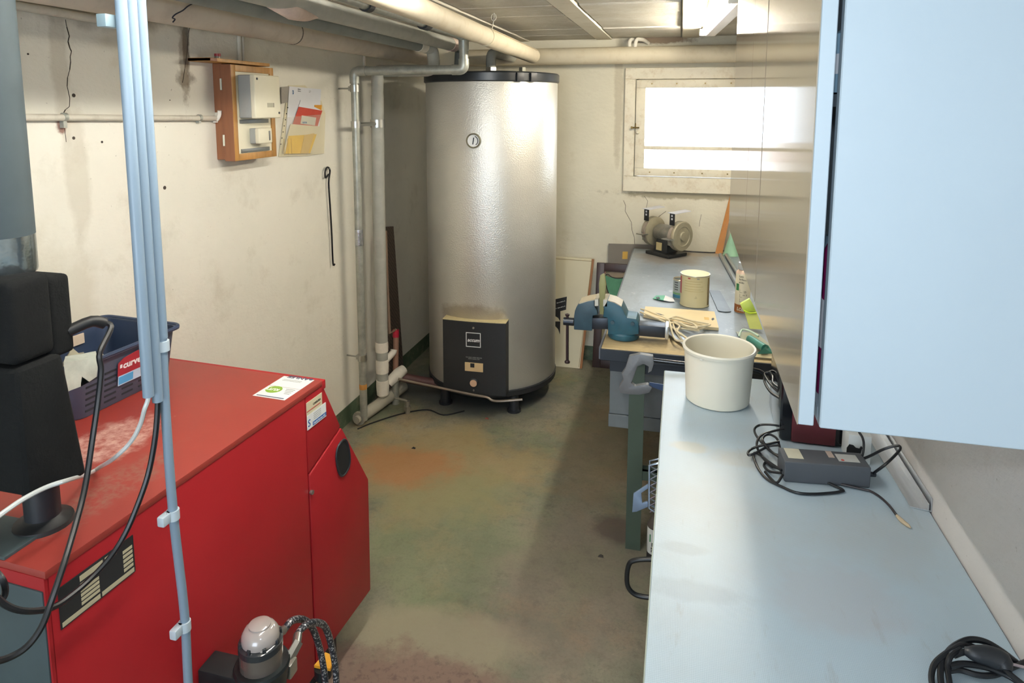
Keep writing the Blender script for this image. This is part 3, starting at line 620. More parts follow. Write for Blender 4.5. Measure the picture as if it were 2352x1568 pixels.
text('Elektro\nService', .009, mxs(684, 206, -1.7905), m_ink, s1)
text('Tel 031\nBern', .006, mxs(710, 210, -1.7905), M('grey_print', ''), s1)
text('ELEKTRA', .010, mxs(695, 283, -1.7845), M('blue_print', ''), rb, bold=.0006)
for k in range(3): obj('printed_lines', G().box(-1.7815, 2.745+.03*k, 1.575, -1.7808, 2.748+.03*k, 1.65), M('dark_yellow', 'b08c12', .6), yl, 0)
card('front_film', [(640, 360), (650, 270), (746, 262), (744, 352), (700, 358)], -1.779, m_plast)
for k in range(7):
    p = SX(661-2.6*k, 247+14*k, -1.789); obj('punch_hole', G().cyl((-1.791, p.y, p.z), (-1.788, p.y, p.z), .0028, n=8), m_ink, t, 0)
# hook rod
P = [PX(755, 400, -1.785), PX(748, 408, -1.785), PX(747, 394, -1.785), PX(752, 384, -1.785), PX(758, 392, -1.785), PX(755, 420, -1.785), PX(758, 470, -1.785), PX(762, 540, -1.785), PX(765, 605, -1.785), PX(769, 606, -1.775)]
P = [Vector(p) for p in P]
tag(obj('poker_rod', G().tube(P, .0045, 8, 4), M('black_iron', '1a1a1c', .45, .5)).__class__ and bpy.data.objects['poker_rod'], 'black iron poker with a looped handle hanging on the left wall', 'poker')
p = PX(752, 386, -1.79); obj('hook_nail', G().cyl((-1.80, p[1], p[2]-.005), (-1.772, p[1], p[2]-.003), .002, n=6), m_zinc, bpy.data.objects['poker_rod'])

# ================================================================== BOILER (turned 3 degrees in the room)
TH = math.radians(3.0)
BO = Vector((-1.002, 1.687, 0))
BMX = Matrix.Translation(BO) @ Matrix.Rotation(-TH, 4, 'Z')   # local x = outwards from the right side, y = towards its front, z up
def bl(n, v, z): return tuple(BMX @ Vector((n, v, z)))
def PB(x, y, off=0.0):
    """point on the plane of the boiler's right side (pushed out by off) under a photo pixel"""
    d = Vector(_ray(x, y)); n = BMX.to_3x3() @ Vector((1, 0, 0)); c = (BO+n*off).dot(n)
    return Vector((0, 0, CAM_H))+d*(c/(d.dot(n)))
t = NT('boiler_red_enamel')
t.co = t.tc.outputs['Object']
c = t.mix(t.ramp(t.noise(2.5, 5, .6), .3, .7), lin('991c23'), lin('a52228'))
t.col(c); t.set(rough=.48, spec=.35); t.bump(t.noise(160, 3, .6), .06, .002); m_red = t.m
t = NT('boiler_enamel_light_wash')
c = t.mix(t.ramp(t.noise(2.5, 5, .6), .3, .7), lin('8c2c24'), lin('96352b'))  # duller, more orange red: the wash of light on the top is in this colour
sc = t.math('MULTIPLY', t.blob((-.31, -.47, .99), (.085, .16, .3), 14, .9), t.ramp(t.noise(30, 7, .7, off=(3, 1, 0)), .36, .6))
c = t.mix(t.math('MULTIPLY', sc, .75), c, lin('d9b3a6'))
sc2 = t.math('MULTIPLY', t.blob((-.14, -.6, .99), (.06, .16, .3), 14, .9), t.ramp(t.noise(40, 7, .7, off=(1, 6, 0)), .42, .6))
c = t.mix(t.math('MULTIPLY', sc2, .55), c, lin('8a6a5c'))
t.col(c); t.set(rough=.5, spec=.7); t.bump(t.noise(160, 3, .6), .08, .002); m_redt = t.m
m_teal = M('dark_teal_panel', '3c4a4e', .5, var=.1)
BW = .70
boil = thing('boiler', 'red oil fired boiler with sloping front door standing on the left', 'boiler', tuple(BO))
def bpart(name, g, m, parent=boil, sm=30):
    return obj(name, g.xf(BMX), m, parent, sm)
SEAM = -.083
bpart('side_panel', G().prism([(0, -.85, .12), (0, SEAM-.002, .12), (0, SEAM-.002, .985), (0, -.85, .985)], (-.02, 0, 0), .003), m_red)
bpart('side_panel', G().prism([(-BW, -.85, .12), (-BW, SEAM-.002, .12), (-BW, SEAM-.002, .985), (-BW, -.85, .985)], (.02, 0, 0), .003), m_red)
tp = bpart('top_panel', G().box(-BW-.001, -.852, .984, .002, .004, 1.0, .003), m_redt)
bpart('top_lip', G().box(-BW-.001, -.001, .972, .003, .016, .999, .003), m_red)
bpart('upper_front', G().prism([(0, SEAM+.002, .755), (0, .092, .815), (0, .005, .983), (0, SEAM+.002, .983)], (-BW, 0, 0), .003), m_red)
door = bpart('front_door', G().prism([(.002, SEAM+.004, .150), (.002, SEAM+.004, .748), (.002, .096, .808), (.002, .249, .552), (.002, .244, .150)], (-BW-.004, 0, 0), .004), m_red)
# recessed oval grip in the door side
gp = []
mxd = BMX @ frame((.0025, .096, .71), (0, 1, 0), (0, 0, 1))   # x along depth, y up, z outwards
def oval(w, h, k=24): return [(w*math.copysign(abs(math.cos(a))**.75, math.cos(a)), h*math.copysign(abs(math.sin(a))**.8, math.sin(a))) for a in np.linspace(0, 2*PI, k, endpoint=False)]
tilt = Matrix.Rotation(math.radians(12), 4, 'Z')
ri = G().tube([mxd @ tilt @ Vector((x, y, .001)) for x, y in oval(.036, .058)], .0035, 8, closed=True)
grip = obj('door_grip', ri, m_blk, door)
obj('grip_recess', G().prism([mxd @ tilt @ Vector((x, y, .0005)) for x, y in oval(.036, .058)], (BMX.to_3x3() @ Vector((.0012, 0, 0)))), M('recess_black', '0c0d0f', .7), grip, 0)
obj('door_screw', G().cyl(mxd @ Vector((-.172, -.015, -.002)), mxd @ Vector((-.172, -.015, .006)), .0065, n=12), m_zinc, door)
bpart('rear_panel', G().box(-BW+.01, -.856, .12, -.004, -.850, .962, .002), m_teal)
bpart('rear_frame', G().box(-BW, -.853, .962, 0, -.845, .986).box(-.012, -.853, .12, 0, -.845, .962).box(-BW, -.853, .12, -BW+.012, -.845, .962), m_red)
bpart('base', G().box(-BW+.06, -.80, 0, -.06, .12, .13), m_blk)
# stickers on top (read from the front of the boiler, so upside down from here)
st = bpart('service_sticker', G().box(-.126, -.146, 1.0, -.022, -.004, 1.0008), m_white, tp, 0)
bpart('sticker_edge', G().box(-.126, -.0745, 1.0007, -.022, -.0735, 1.0011), M('sticker_line', 'a58c80', .6), st, 0)
tmx = BMX @ frame((-.030, -.028, 1.0009), (-1, 0, 0), (0, -1, 0))
text('ANLEE', .021, tmx @ Matrix.Translation((.010, -.030, 0)), M('navy_print', '3a4562', .5), st, bold=.0006, sx=1.15)
obj('sticker_logo', G().lathe([(0, 0), (.006, 0), (.006, .0004), (0, .0004)], (0, 0, 0), 12, tmx @ Matrix.Translation((.003, -.024, 0))), M('navy_print', ''), st, 0)
for k in range(2): obj('printed_lines', G().box(.02, -.004+.007*k, 0, .082, -.002+.007*k, .0003, mx=tmx), M('grey_print', ''), st, 0)
gl = obj('green_logo', G().lathe([(0, 0), (.024, 0), (.024, .0004), (0, .0004)], (0, 0, 0), 28, BMX @ Matrix.Translation((-.094, -.095, 1.0009)) @ Matrix.Scale(.92, 4, (0, 1, 0))), M('leaf_green', '86ab3a', .5), st, 0)
text('KUTT', .017, BMX @ frame((-.077, -.090, 1.0015), (-1, 0, 0), (0, -1, 0)), m_white, st, bold=.0008)
for k in range(4): bpart('printed_lines', G().box(-.062+.004*k, -.085-.009*k, 1.0009, -.032, -.082-.009*k, 1.0012), M('grey_print', ''), st, 0)
bpart('printed_lines', G().box(-.118, -.141, 1.0009, -.03, -.137, 1.0012), M('navy_print', ''), st, 0)
# stickers on the side
m_cst = M('cream_sticker', 'd8cfae', .5, var=.03)
smx = BMX @ frame((.0005, 0, 0), (0, 1, 0), (0, 0, 1))
s2 = obj('cream_sticker', G().box(-.081, .915, 0, -.004, .966, .0012, mx=smx), m_cst, boil, 0)
obj('sticker_line', G().box(-.081, .938, .0011, -.014, .9405, .0016, mx=smx), M('red_print', 'b8463c', .5), s2, 0)
text('CARBURA', .0085, smx @ Matrix.Translation((-.050, .947, .0013)), m_ink, s2, bold=.0003)
s3 = obj('blue_sticker', G().box(-.081, .885, .0004, .014, .928, .0018, mx=smx), m_white, boil, 0)
obj('sticker_bar', G().box(-.055, .888, .0017, .014, .899, .0022, mx=smx), M('blue_bar', '2f66a8', .5), s3, 0)
text('Oertli Service AG', .0082, smx @ Matrix.Translation((-.052, .8905, .0022)), m_white, s3, bold=.0002)
text('S', .030, smx @ Matrix.Translation((-.079, .893, .002)), M('blue_bar', ''), s3, bold=.0003)
for k in range(4): obj('printed_lines', G().box(-.050, .904+.0055*k, .0017, -.012, .9055+.0055*k, .0021, mx=smx), M('grey_print', ''), s3, 0)
# rating plate
s4 = obj('rating_plate', G().box(-.832, .873, 0, -.672, .952, .0012, mx=smx), M('plate_black', '232426', .45), boil, 0)
m_tan = M('plate_tan', 'b3ab8f', .5, var=.03)
def cell(a, z0, b, z1): obj('plate_cell', G().box(a, z0, .0011, b, z1, .0016, mx=smx), m_tan, s4, 0)
cell(-.829, .8755, -.752, .8845); cell(-.748, .8755, -.675, .8845)
for k in range(4): cell(-.790, .889+.0085*k, -.752, .895+.0085*k)
cell(-.790, .936, -.742, .947); cell(-.790, .9265, -.765, .932)
for k in range(5): cell(-.698, .889+.0095*k, -.676, .8955+.0095*k)
cell(-.737, .938, -.712, .947)
obj('boiler_rivet', G().cyl(smx @ Vector((-.690, .987-.02, 0)), smx @ Vector((-.690, .987-.02, .002)), .003, n=8), m_blk, boil, 0)

# ------------------------------------------------------------------ pump group on the boiler
m_epp = M('black_foam_shell', '0e1011', .9, var=.18, vs=20, bs=130, bump=.35, spec=.25)
pg = thing('pump_group', 'boxy black foam cased pump group standing on the boiler top', 'pump group', (-1.19, .94, 1.0))
def rshell(x0, y0, z0, x1, y1, z1, b): return G().box(x0, y0, z0, x1, y1, z1, b, 4)
low = G(); pts0 = [(-1.36, .862), (-1.10, .862), (-1.098, .985), (-1.36, 1.00)]
vs = [(x-(0 if i in (0, 3) else .004), y+(.004 if i < 2 else -.028), 1.345) for i, (x, y) in enumerate(pts0)]
low.solid([(x, y, 1.112 if i in (0, 1) else 1.088) for i, (x, y) in enumerate(pts0)]+vs, [(3, 2, 1, 0), (4, 5, 6, 7), (0, 1, 5, 4), (1, 2, 6, 5), (2, 3, 7, 6), (3, 0, 4, 7)], .014, 3)
obj('lower_shell', low, m_epp, pg)
obj('upper_shell', rshell(-1.36, .868, 1.349, -1.108, .950, 1.500, .016), m_epp, pg)
obj('back_shell', rshell(-1.36, .945, 1.335, -1.112, .993, 1.488, .012), m_epp, pg)
obj('riser_pipe', G().lathe([(.030, 1.004), (.030, 1.13)], (-1.171, .945, 0), 20), m_blk, pg)
obj('riser_gasket', G().lathe([(0, 1.0), (.052, 1.0), (.050, 1.008), (.034, 1.014), (.030, 1.018), (0, 1.02)], (-1.171, .945, 0), 24), m_blackr, pg)
obj('cable_gland', G().tube([(-1.12, .985, 1.375), (-1.10, 1.02, 1.385), (-1.09, 1.04, 1.375)], .011, 12, 3), m_blackr, pg)
obj('base_flange', G().box(-1.36, .842, 1.0, -1.14, .94, 1.006, .001), m_teal, pg, 0)
fl = thing('flow_pipe', 'fat grey insulated pipe rising out of the black pump group', 'pipe', (-1.206, .96, 1.49))
obj('pipe_body', G().cyl((-1.206, .94, 1.565), (-1.206, .94, 2.25), .055, n=32), M('blue_grey_insulation', '39454a', .7, var=.1), fl)
obj('foil_collar', G().lathe([(.053, 1.495), (.0545, 1.50), (.0545, 1.57)], (-1.206, .94, 0), 32), M('foil_collar', 'a9b4b8', .22, .95, var=.2, vs=12, bs=14, bump=.6), fl)

# ------------------------------------------------------------------ plastic basket
m_bask = M('blue_grey_basket', '454c5c', .45, var=.08); m_baski = M('navy_basket', '28364f', .45, var=.08)
bk = thing('plastic_basket', 'blue grey slotted plastic basket standing on top of the boiler', 'basket', (-1.585, 1.46, 1.0))
# local: u across (towards left wall), v along; slightly turned
ku = Matrix.Translation((-1.585, 1.46, 1.001)) @ Matrix.Rotation(-math.radians(3), 4, 'Z')
def ring(w, d, z, r=.03, k=5):
    out = []
    for sx_, sy_, a0 in ((1, -1, -PI/2), (1, 1, 0), (-1, 1, PI/2), (-1, -1, PI)):
        for i in range(k+1):
            a = a0+PI/2*i/k; out.append((sx_*(w-r)+r*math.cos(a), sy_*(d-r)+r*math.sin(a), z))
    return out
def dipz(x, y, z):    # rim dips in the middle of the long sides for the handles
    return z
g = G(); nlev = [(.122, .155, 0), (.124, .157, .004), (.138, .168, .118), (.142, .172, .150), (.153, .183, .152), (.153, .183, .145), (.146, .176, .143)]
rings = [ring(w, d, z) for w, d, z in nlev]; inner = [(.138, .168, .148), (.134, .164, .118), (.120, .153, .006)]
k = len(rings[0])
vs = [ku @ Vector(p) for r_ in rings for p in r_]; fs = []
for a in range(4):
    for i in range(k): fs.append((a*k+i, a*k+(i+1) % k, (a+1)*k+(i+1) % k, (a+1)*k+i))
for a in range(4, 6):
    for i in range(k): fs.append((a*k+i, a*k+(i+1) % k, (a+1)*k+(i+1) % k, (a+1)*k+i))
fs.append(tuple(range(k))[::-1])
g.add(vs, fs); obj('basket_shell', g, m_bask, bk)
g = G(); r2 = [ring(w, d, z) for w, d, z in inner]; vs = [ku @ Vector(p) for r_ in r2 for p in r_]; fs = []
for a in range(2):
    for i in range(k): fs.append((a*k+(i+1) % k, a*k+i, (a+1)*k+i, (a+1)*k+(i+1) % k))
fs.append(tuple(range(2*k, 3*k))); g.add(vs, fs); obj('basket_liner', g, m_baski, bk)
obj('basket_rim', G().tube([ku @ Vector(p) for p in ring(.150, .180, .151)], .0055, 8, closed=True), m_baski, bk)
# slots in the long side: dark recessed pieces
m_slot = M('slot_dark', '171b22', .7)
sideang = math.atan2(.014, .114)
for row in range(6):
    for cx_ in range(5):
        z = .018+row*.016; y = -.115+cx_*.055
        x = .1235+.0145*(z-.004)/.114
        obj('basket_slot', G().box(x-.001, y-.018, z-.0026, x+.0012, y+.018, z+.0026, mx=ku), m_slot, bk, 0)
lbm = ku @ frame((.1405, .02, .098), (0, 1, 0), (.14, 0, 1))
lb = obj('basket_label', G().prism([lbm @ Vector(p) for p in ((-.062, -.022, 0), (.065, -.022, 0), (.065, .016, 0), (.045, .026, 0), (0, .032, 0), (-.045, .026, 0), (-.062, .016, 0))], lbm.to_3x3() @ Vector((0, 0, .001))), M('label_red', '9c2b36', .4), bk, 0)
text('curver', .026, lbm @ Matrix.Translation((-.046, -.004, .0012)), m_white, lb, bold=.0009)
obj('label_dot', G().box(-.056, .000, .001, -.049, .010, .0015, mx=lbm), m_white, lb, 0)
obj('label_strip', G().box(-.060, -.050, .0, .065, -.022, .001, mx=lbm), M('label_pale_blue', 'b8cfe0', .4), lb, 0)
obj('label_strip', G().box(-.058, -.047, .001, -.012, -.025, .0014, mx=lbm), M('label_blue', '4f9fd0', .4), lb, 0)
obj('handle_tag', G().box(-.128, -.02, .100, -.1235, .085, .130, mx=ku), M('peach_tag', 'd8c4b0', .5), bk, 0)
m_rag = M('greyish_rag', 'a9aea4', .9, var=.2, vs=16, bs=30, bump=.6)
def cloth(name, quadrows, m, lab, cat, th=.003):
    rows = quadrows; nr, nc = len(rows), len(rows[0]); vs = []; fs = []
    for off in (0, 1):
        for r_ in rows:
            for p in r_: vs.append((p[0], p[1], p[2]-off*th))
    for i in range(nr-1):
        for j in range(nc-1):
            a = i*nc+j; fs.append((a, a+1, a+nc+1, a+nc)); b = nr*nc+a; fs.append((b, b+nc, b+nc+1, b+1))
    for i in range(nr-1):
        for j in (0, nc-1):
            a = i*nc+j; b = a+nr*nc; fs.append((a, a+nc, b+nc, b) if j == 0 else (a+nc, a, b, b+nc))
    for j in range(nc-1):
        for i in (0, nr-1):
            a = i*nc+j; b = a+nr*nc; fs.append((a+1, a, b, b+1) if i == 0 else (a, a+1, b+1, b))
    return tag(obj(name, G().add(vs, fs), m, None, 60), lab, cat)
def hang(px, X): return [PX(a, b, X) for a, b in px]
cloth('rag', [[PX(150, 818, -1.46), PX(168, 815, -1.46), PX(190, 812, -1.455), PX(208, 808, -1.45), PX(220, 806, -1.45)],
              [PX(146, 832, -1.415), PX(166, 829, -1.41), PX(190, 826, -1.415), PX(210, 822, -1.41), PX(224, 822, -1.41)],
              [PX(150, 866, -1.40), PX(165, 868, -1.41), PX(188, 862, -1.40), PX(210, 852, -1.405), PX(224, 845, -1.40)],
              [PX(152, 898, -1.395), PX(166, 892, -1.40), PX(185, 885, -1.40), PX(205, 874, -1.40), PX(222, 862, -1.40)]], m_rag, 'pale grey rag hanging over the near edge of the plastic basket', 'rag')
cloth('crumpled_paper', [[tuple(ku @ Vector((x, y, .075+.028*math.sin(x*70+y*41)+.02*math.cos(y*53)))) for x in np.linspace(-.1, .11, 7)] for y in np.linspace(-.13, .06, 7)], M('grey_buff_paper', 'a39d88', .85, var=.2), 'crumpled greyish paper lying inside the plastic basket', 'paper')

# ------------------------------------------------------------------ blue-white conduits in front of the boiler
m_bcond = M('blue_white_conduit', '7d90a1', .32, var=.05, vs=4)
m_clip = M('pale_clip', 'b5c2cb', .4, var=.05)
for i, (x0, y, zb, lab) in enumerate(((-.95, .990, 1.262, 'left one of three upright pale blue conduits by the boiler, ending above a white cable'),
                                      (-.95, 1.0115, 1.243, 'middle one of three upright pale blue conduits by the boiler, ending above a black cable'),
                                      (-.95, 1.033, 0, 'right one of three upright pale blue conduits, running down to the floor'))):
    c_ = thing('upright_conduit', lab, 'conduit', (x0, y, zb), 'upright pale blue conduits by the boiler')
    if zb: obj('conduit_tube', G().cyl((x0, y, zb), (x0, y, 2.25), .0098, n=18), m_bcond, c_)
    else:
        obj('conduit_tube', G().cyl((x0, y, 1.36), (x0, y, 2.25), .0098, n=18), m_bcond, c_)
        obj('conduit_lower_tube', G().tube([(x0, y, 1.37), (x0, y-.004, 1.23), (x0, y-.002, 1.0), (x0, y+.010, .78), (x0, y+.008, .628), (x0, y+.004, .3), (x0, y, 0)], .0088, 16, 4), m_bcond, c_)
        for z, yo in ((1.345, 0), (1.0, -.002), (.75, .009)):
            obj('conduit_clip', G().box(x0-.012, y-.030+yo, z-.010, x0+.004, y-.004+yo, z+.010, .003).cyl((x0, y+yo, z-.010), (x0, y+yo, z+.010), .0118, n=18), m_clip, c_)
        obj('conduit_bracket', G().box(x0-.03, .965, 1.935, x0-.0105, 1.047, 1.957, .002), M('blue_grey_bracket', '8a9fa8', .4, .2), c_)
# cables leaving them
def PBC(x, y, off): return tuple(PB(x, y, off))
wc = [(-.95, .99, 1.30), (-.95, .99, 1.262), PX(332, 940, -.955), PX(322, 975, -.975), PX(300, 1015, -1.0), PX(262, 1052, -1.045), PZ(230, 1072, 1.022), PZ(205, 1087, 1.02), PX(160, 1101, -1.06), PX(110, 1117, -1.06), PX(60, 1142, -1.06), PX(20, 1168, -1.06), PX(-30, 1205, -1.06)]
tag(obj('white_cable', G().tube(wc, .0042, 8, 5), M('white_cable', 'c9cdcc', .4)), 'white cable curving from the conduit end across the boiler top', 'cable')
bc = [(-.95, 1.0115, 1.28), (-.95, 1.0115, 1.243), PX(357, 1000, -.955), PX(340, 1090, -.965), PX(310, 1175, -.975), PX(285, 1230, -.985), PX(255, 1277, -.995), PX(215, 1322, -1.005), PX(170, 1362, -1.01), PX(120, 1395, -1.01), PX(60, 1403, -1.01), PX(15, 1390, -1.02), PX(-20, 1360, -1.03)]
tag(obj('black_cable', G().tube(bc, .0052, 8, 5), m_dark), 'black cable hanging from the middle conduit past the rating plate', 'cable')
bc2 = [(-1.095, 1.03, 1.38), (-1.08, 1.045, 1.368), PX(229, 810, -1.07), PX(232, 850, -1.065), PX(225, 920, -1.06), PX(212, 1010, -1.05), PX(195, 1120, -1.03), PX(172, 1210, -1.01), PX(145, 1300, -.99), PX(118, 1380, -.98), PX(95, 1440, -.98), PX(60, 1486, -.99), PX(15, 1512, -1.0), PX(-30, 1522, -1.0)]
tag(obj('black_cable', G().tube(bc2, .0055, 8, 5), m_dark), 'black cable hanging from the pump group gland down past the boiler corner', 'cable')
bc3 = [PX(-20, 1300, -1.05), PX(5, 1330, -1.03), PX(12, 1355, -1.03), PX(5, 1375, -1.03), PX(-20, 1380, -1.03)]
tag(obj('black_cable', G().tube(bc3, .005, 8, 5), m_dark), 'short black cable loop at the rear of the boiler, left frame edge', 'cable')

# ------------------------------------------------------------------ oil filter with hoses on the boiler side
of = thing('oil_filter', 'oil deaerator with a clear dome and two braided hoses at the boiler side', 'oil filter', (-.88, 1.185, .5))
fx, fy = -.88, 1.185
m_smoke = NT('smoked_dome'); m_smoke.col(lin('a8a8a2')); m_smoke.set(rough=.08, trans=.55, ior=1.45, alpha=1); m_smoke = m_smoke.m
m_pump = M('dark_cast_body', '2a3032', .4, .5, var=.15)
obj('dome', G().lathe([(.040, .610), (.0415, .622), (.039, .634), (.031, .645), (.018, .651), (0, .652)], (fx, fy, 0), 36), M('white_float', 'a59d99', .18, var=.05, coat=1.0), of)
obj('dome_step', G().lathe([(.024, .648), (.024, .652), (.018, .655), (0, .657)], (fx, fy, 0), 32), M('white_float', ''), of)
obj('dome_ring', G().lathe([(.040, .594), (.048, .597), (.048, .611), (.040, .616)], (fx, fy, 0), 36), M('smoky_ring', '2c3034', .12, var=.05), of)
obj('bowl', G().lathe([(.040, .550), (.047, .556), (.047, .596), (.040, .598)], (fx, fy, 0), 36), M('amber_oil_bowl', '5c544e', .12, var=.1, coat=1.0), of)
for a in np.linspace(0, 2*PI, 8, endpoint=False): obj('dome_rib', G().box(-.004, .040, .609, .004, .046, .622, .001, mx=Matrix.Translation((fx, fy, 0)) @ Matrix.Rotation(a, 4, 'Z')), M('smoky_ring', ''), of)
obj('body_casting', G().lathe([(0, .45), (.03, .45), (.05, .49), (.058, .540), (.061, .552), (.058, .558), (0, .558)], (fx, fy, 0), 36), m_pump, of)
obj('wall_bracket', G().box(-1.027, fy-.03, .49, fx-.03, fy+.03, .53, .004), m_pump, of)
obj('hose_nut', G().cyl((fx+.03, fy+.04, .515), (fx+.04, fy+.085, .545), .014, .012, n=6).box(fx+.015, fy+.03, .495, fx+.052, fy+.06, .53, .004), m_zinc, of)
obj('hose_nut', G().cyl((fx, fy+.045, .565), (fx-.005, fy+.072, .585), .011, n=6), m_zinc, of)
hs = NT('braided_hose'); ck = hs.n('ShaderNodeTexVoronoi'); ck.inputs['Scale'].default_value = 170; hs.L(hs.co, ck.inputs['Vector'])
hs.col(hs.mix(hs.ramp(ck.outputs['Distance'], .25, .5), lin('b9bcc0'), lin('3a3f48'))); hs.set(rough=.35, metal=.5); hs.bump(ck.outputs['Distance'], .5, .002); m_hose = hs.m
h1 = [(fx, fy+.06, .577), PX(652, 1446, -.885), PX(668, 1427, -.885), PX(688, 1421, -.885), PX(706, 1428, -.885), PX(720, 1447, -.885), PX(733, 1484, -.885), PX(741, 1520, -.885), PX(748, 1570, -.885), PX(750, 1640, -.885), (-.885, 1.47, .0)]
h2 = [(fx+.038, fy+.078, .542), PX(684, 1456, -.855), PX(700, 1437, -.855), PX(720, 1429, -.855), PX(742, 1434, -.855), PX(754, 1456, -.855), PX(763, 1490, -.855), PX(770, 1530, -.855), PX(773, 1575, -.855), PX(775, 1640, -.855), (-.855, 1.5, .0)]
obj('braided_hose', G().tube(h1, .0085, 12, 5), m_hose, of); obj('braided_hose', G().tube(h2, .0085, 12, 5), m_hose, of)
for h in (h1, h2):
    a, b = Vector(h[0]), Vector(h[1]); obj('hose_ferrule', G().cyl(a, a.lerp(b, .9), .0105, n=12), m_zinc, of)
sv = thing('oil_valve', 'small shut-off valve with an orange lever low beside the hoses', 'valve', (-.935, 1.475, 0))
q = Vector(PX(742, 1540, -.93))
obj('valve_pipe', G().cyl((q.x, q.y, 0), (q.x, q.y, q.z+.01), .014, n=14).lathe([(0, q.z-.02), (.024, q.z-.015), (.024, q.z+.012), (0, q.z+.016)], (q.x, q.y, 0), 18), m_pump, sv)
obj('valve_lever', G().prism([(q.x-.02, q.y-.012, q.z+.016), (q.x+.03, q.y-.012, q.z+.016), (q.x+.03, q.y+.016, q.z+.03), (q.x-.0, q.y+.016, q.z+.036)], (0, 0, .008)), M('orange_lever', 'e0a02c', .4), sv)

# ================================================================== WORKTOP ON THE RIGHT
wt = NT('linen_pattern_laminate')
wv = wt.n('ShaderNodeTexWave', bands_direction='X'); wv.inputs['Scale'].default_value = 110; wv.inputs['Distortion'].default_value = 2.5; wv.inputs['Detail'].default_value = 3; wt.L(wt.co, wv.inputs['Vector'])
wv2 = wt.n('ShaderNodeTexWave', bands_direction='Y'); wv2.inputs['Scale'].default_value = 90; wv2.inputs['Distortion'].default_value = 2.5; wv2.inputs['Detail'].default_value = 3; wt.L(wt.co, wv2.inputs['Vector'])
lf = wt.math('MULTIPLY', wt.math('ADD', wv.outputs['Fac'], wv2.outputs['Fac']), .5)
c = wt.mix(lf, lin('9aadba'), lin('aebfca'))
c = wt.mix(wt.math('MULTIPLY', wt.ramp(wt.noise(3, 6, .6), .45, .7), .3), c, lin('a39c92'))
c = wt.mix(wt.math('MULTIPLY', wt.ramp(wt.noise(9, 8, .7, stretch=(3, .6, 1)), .60, .75), .35), c, lin('8a8078'))
for cen, size, colr, amt in (((.30, 1.25, .9), (.12, .10, .3), 'ab8f86', .16), ((.05, 1.20, .9), (.10, .03, .3), '7f848a', .22), ((.2, 1.72, .9), (.10, .05, .3), 'a8997c', .28), ((.05, 1.75, .9), (.05, .03, .3), 'b5b09c', .5), ((.03, 1.32, .9), (.05, .02, .3), '878c92', .25)):
    c = wt.mix(wt.math('MULTIPLY', wt.blob(cen, size, 9), amt), c, lin(colr))
wt.col(c); wt.set(rough=.33, spec=.5); wt.bump(lf, .10, .001); m_wt = wt.m
ktop = thing('worktop', 'long pale blue grey laminate worktop along the right wall', 'worktop', (.27, 1.0, .87))
for m_ in (m_wt,): pass
WLOC[ktop.name] = Vector((0, 0, 0)); ktop.location = (0, 0, 0)
obj('worktop_slab', G().box(-.030, -.6, .872, .567, 2.27, .900, .002, 1), m_wt, ktop, 0)
obj('edge_strip', G().box(-.0315, -.6, .873, -.0295, 2.27, .8985), M('grey_green_edge', '8c9488', .5), ktop, 0)
for y in (.2, 2.15): obj('support_panel', G().box(.10, y, 0, .55, y+.02, .872), m_lampw, ktop, 0)
obj('support_rail', G().box(.12, .22, .78, .14, 2.15, .872), m_lampw, ktop, 0)

# aluminium angle
al = NT('brushed_aluminium'); al.col(al.mix(al.ramp(al.noise(6, 6, .6, stretch=(8, .6, 1)), .3, .7), (.50, .52, .54), (.66, .68, .70))); al.set(rough=.38, metal=.8); m_al = al.m
a0, a1 = Vector((.529, 1.592, .901)), Vector((.5735, 1.583, .901)); dirv = Vector((-.004, 1, 0))
tag(obj('aluminium_angle', G().prism([a0, a1, a1+dirv*.72, a0+dirv*.75-Vector((.012, 0, 0))], (0, 0, .002)).prism([a1+Vector((-.012, 0, .002)), a1+Vector((-.010, 0, .002)), a1+dirv*.72+Vector((-.010, 0, .002)), a1+dirv*.72+Vector((-.012, 0, .002))], (0, 0, .016)).prism([a1+Vector((-.0063, 0, .002)), a1+Vector((-.0045, 0, .002)), a1+dirv*.72+Vector((-.0045, 0, .002)), a1+dirv*.72+Vector((-.0063, 0, .002))], (0, 0, .03)), m_al, None, 0), 'long aluminium angle profile lying on the worktop against right wall', 'metal profile')

# white bucket
bkm = NT('translucent_white_plastic'); bkm.col(lin('e2dece')); bkm.set(rough=.4, sss=.3, spec=.4)
bkm.p.inputs['Subsurface Radius'].default_value = (.02, .02, .018); m_bucket = bkm.m
bu = thing('bucket', 'empty translucent white plastic bucket at the far end of the worktop', 'bucket', (.133, 2.075, .9))
obj('bucket_wall', G().lathe([(.0, .900), (.088, .900), (.0945, .905), (.1035, 1.062), (.1005, 1.062), (.0915, .908), (0, .906)], (.133, 2.075, 0), 56), m_bucket, bu)
obj('bucket_rim', G().lathe([(.1015, 1.058), (.108, 1.060), (.110, 1.068), (.107, 1.073), (.1015, 1.071), (.100, 1.066), (.1015, 1.058)], (.133, 2.075, 0), 56), m_bucket, bu)
obj('rim_lug', G().box(.073, 1.972+.012, 1.052, .083, 1.985+.012, 1.066, .003), m_bucket, bu)

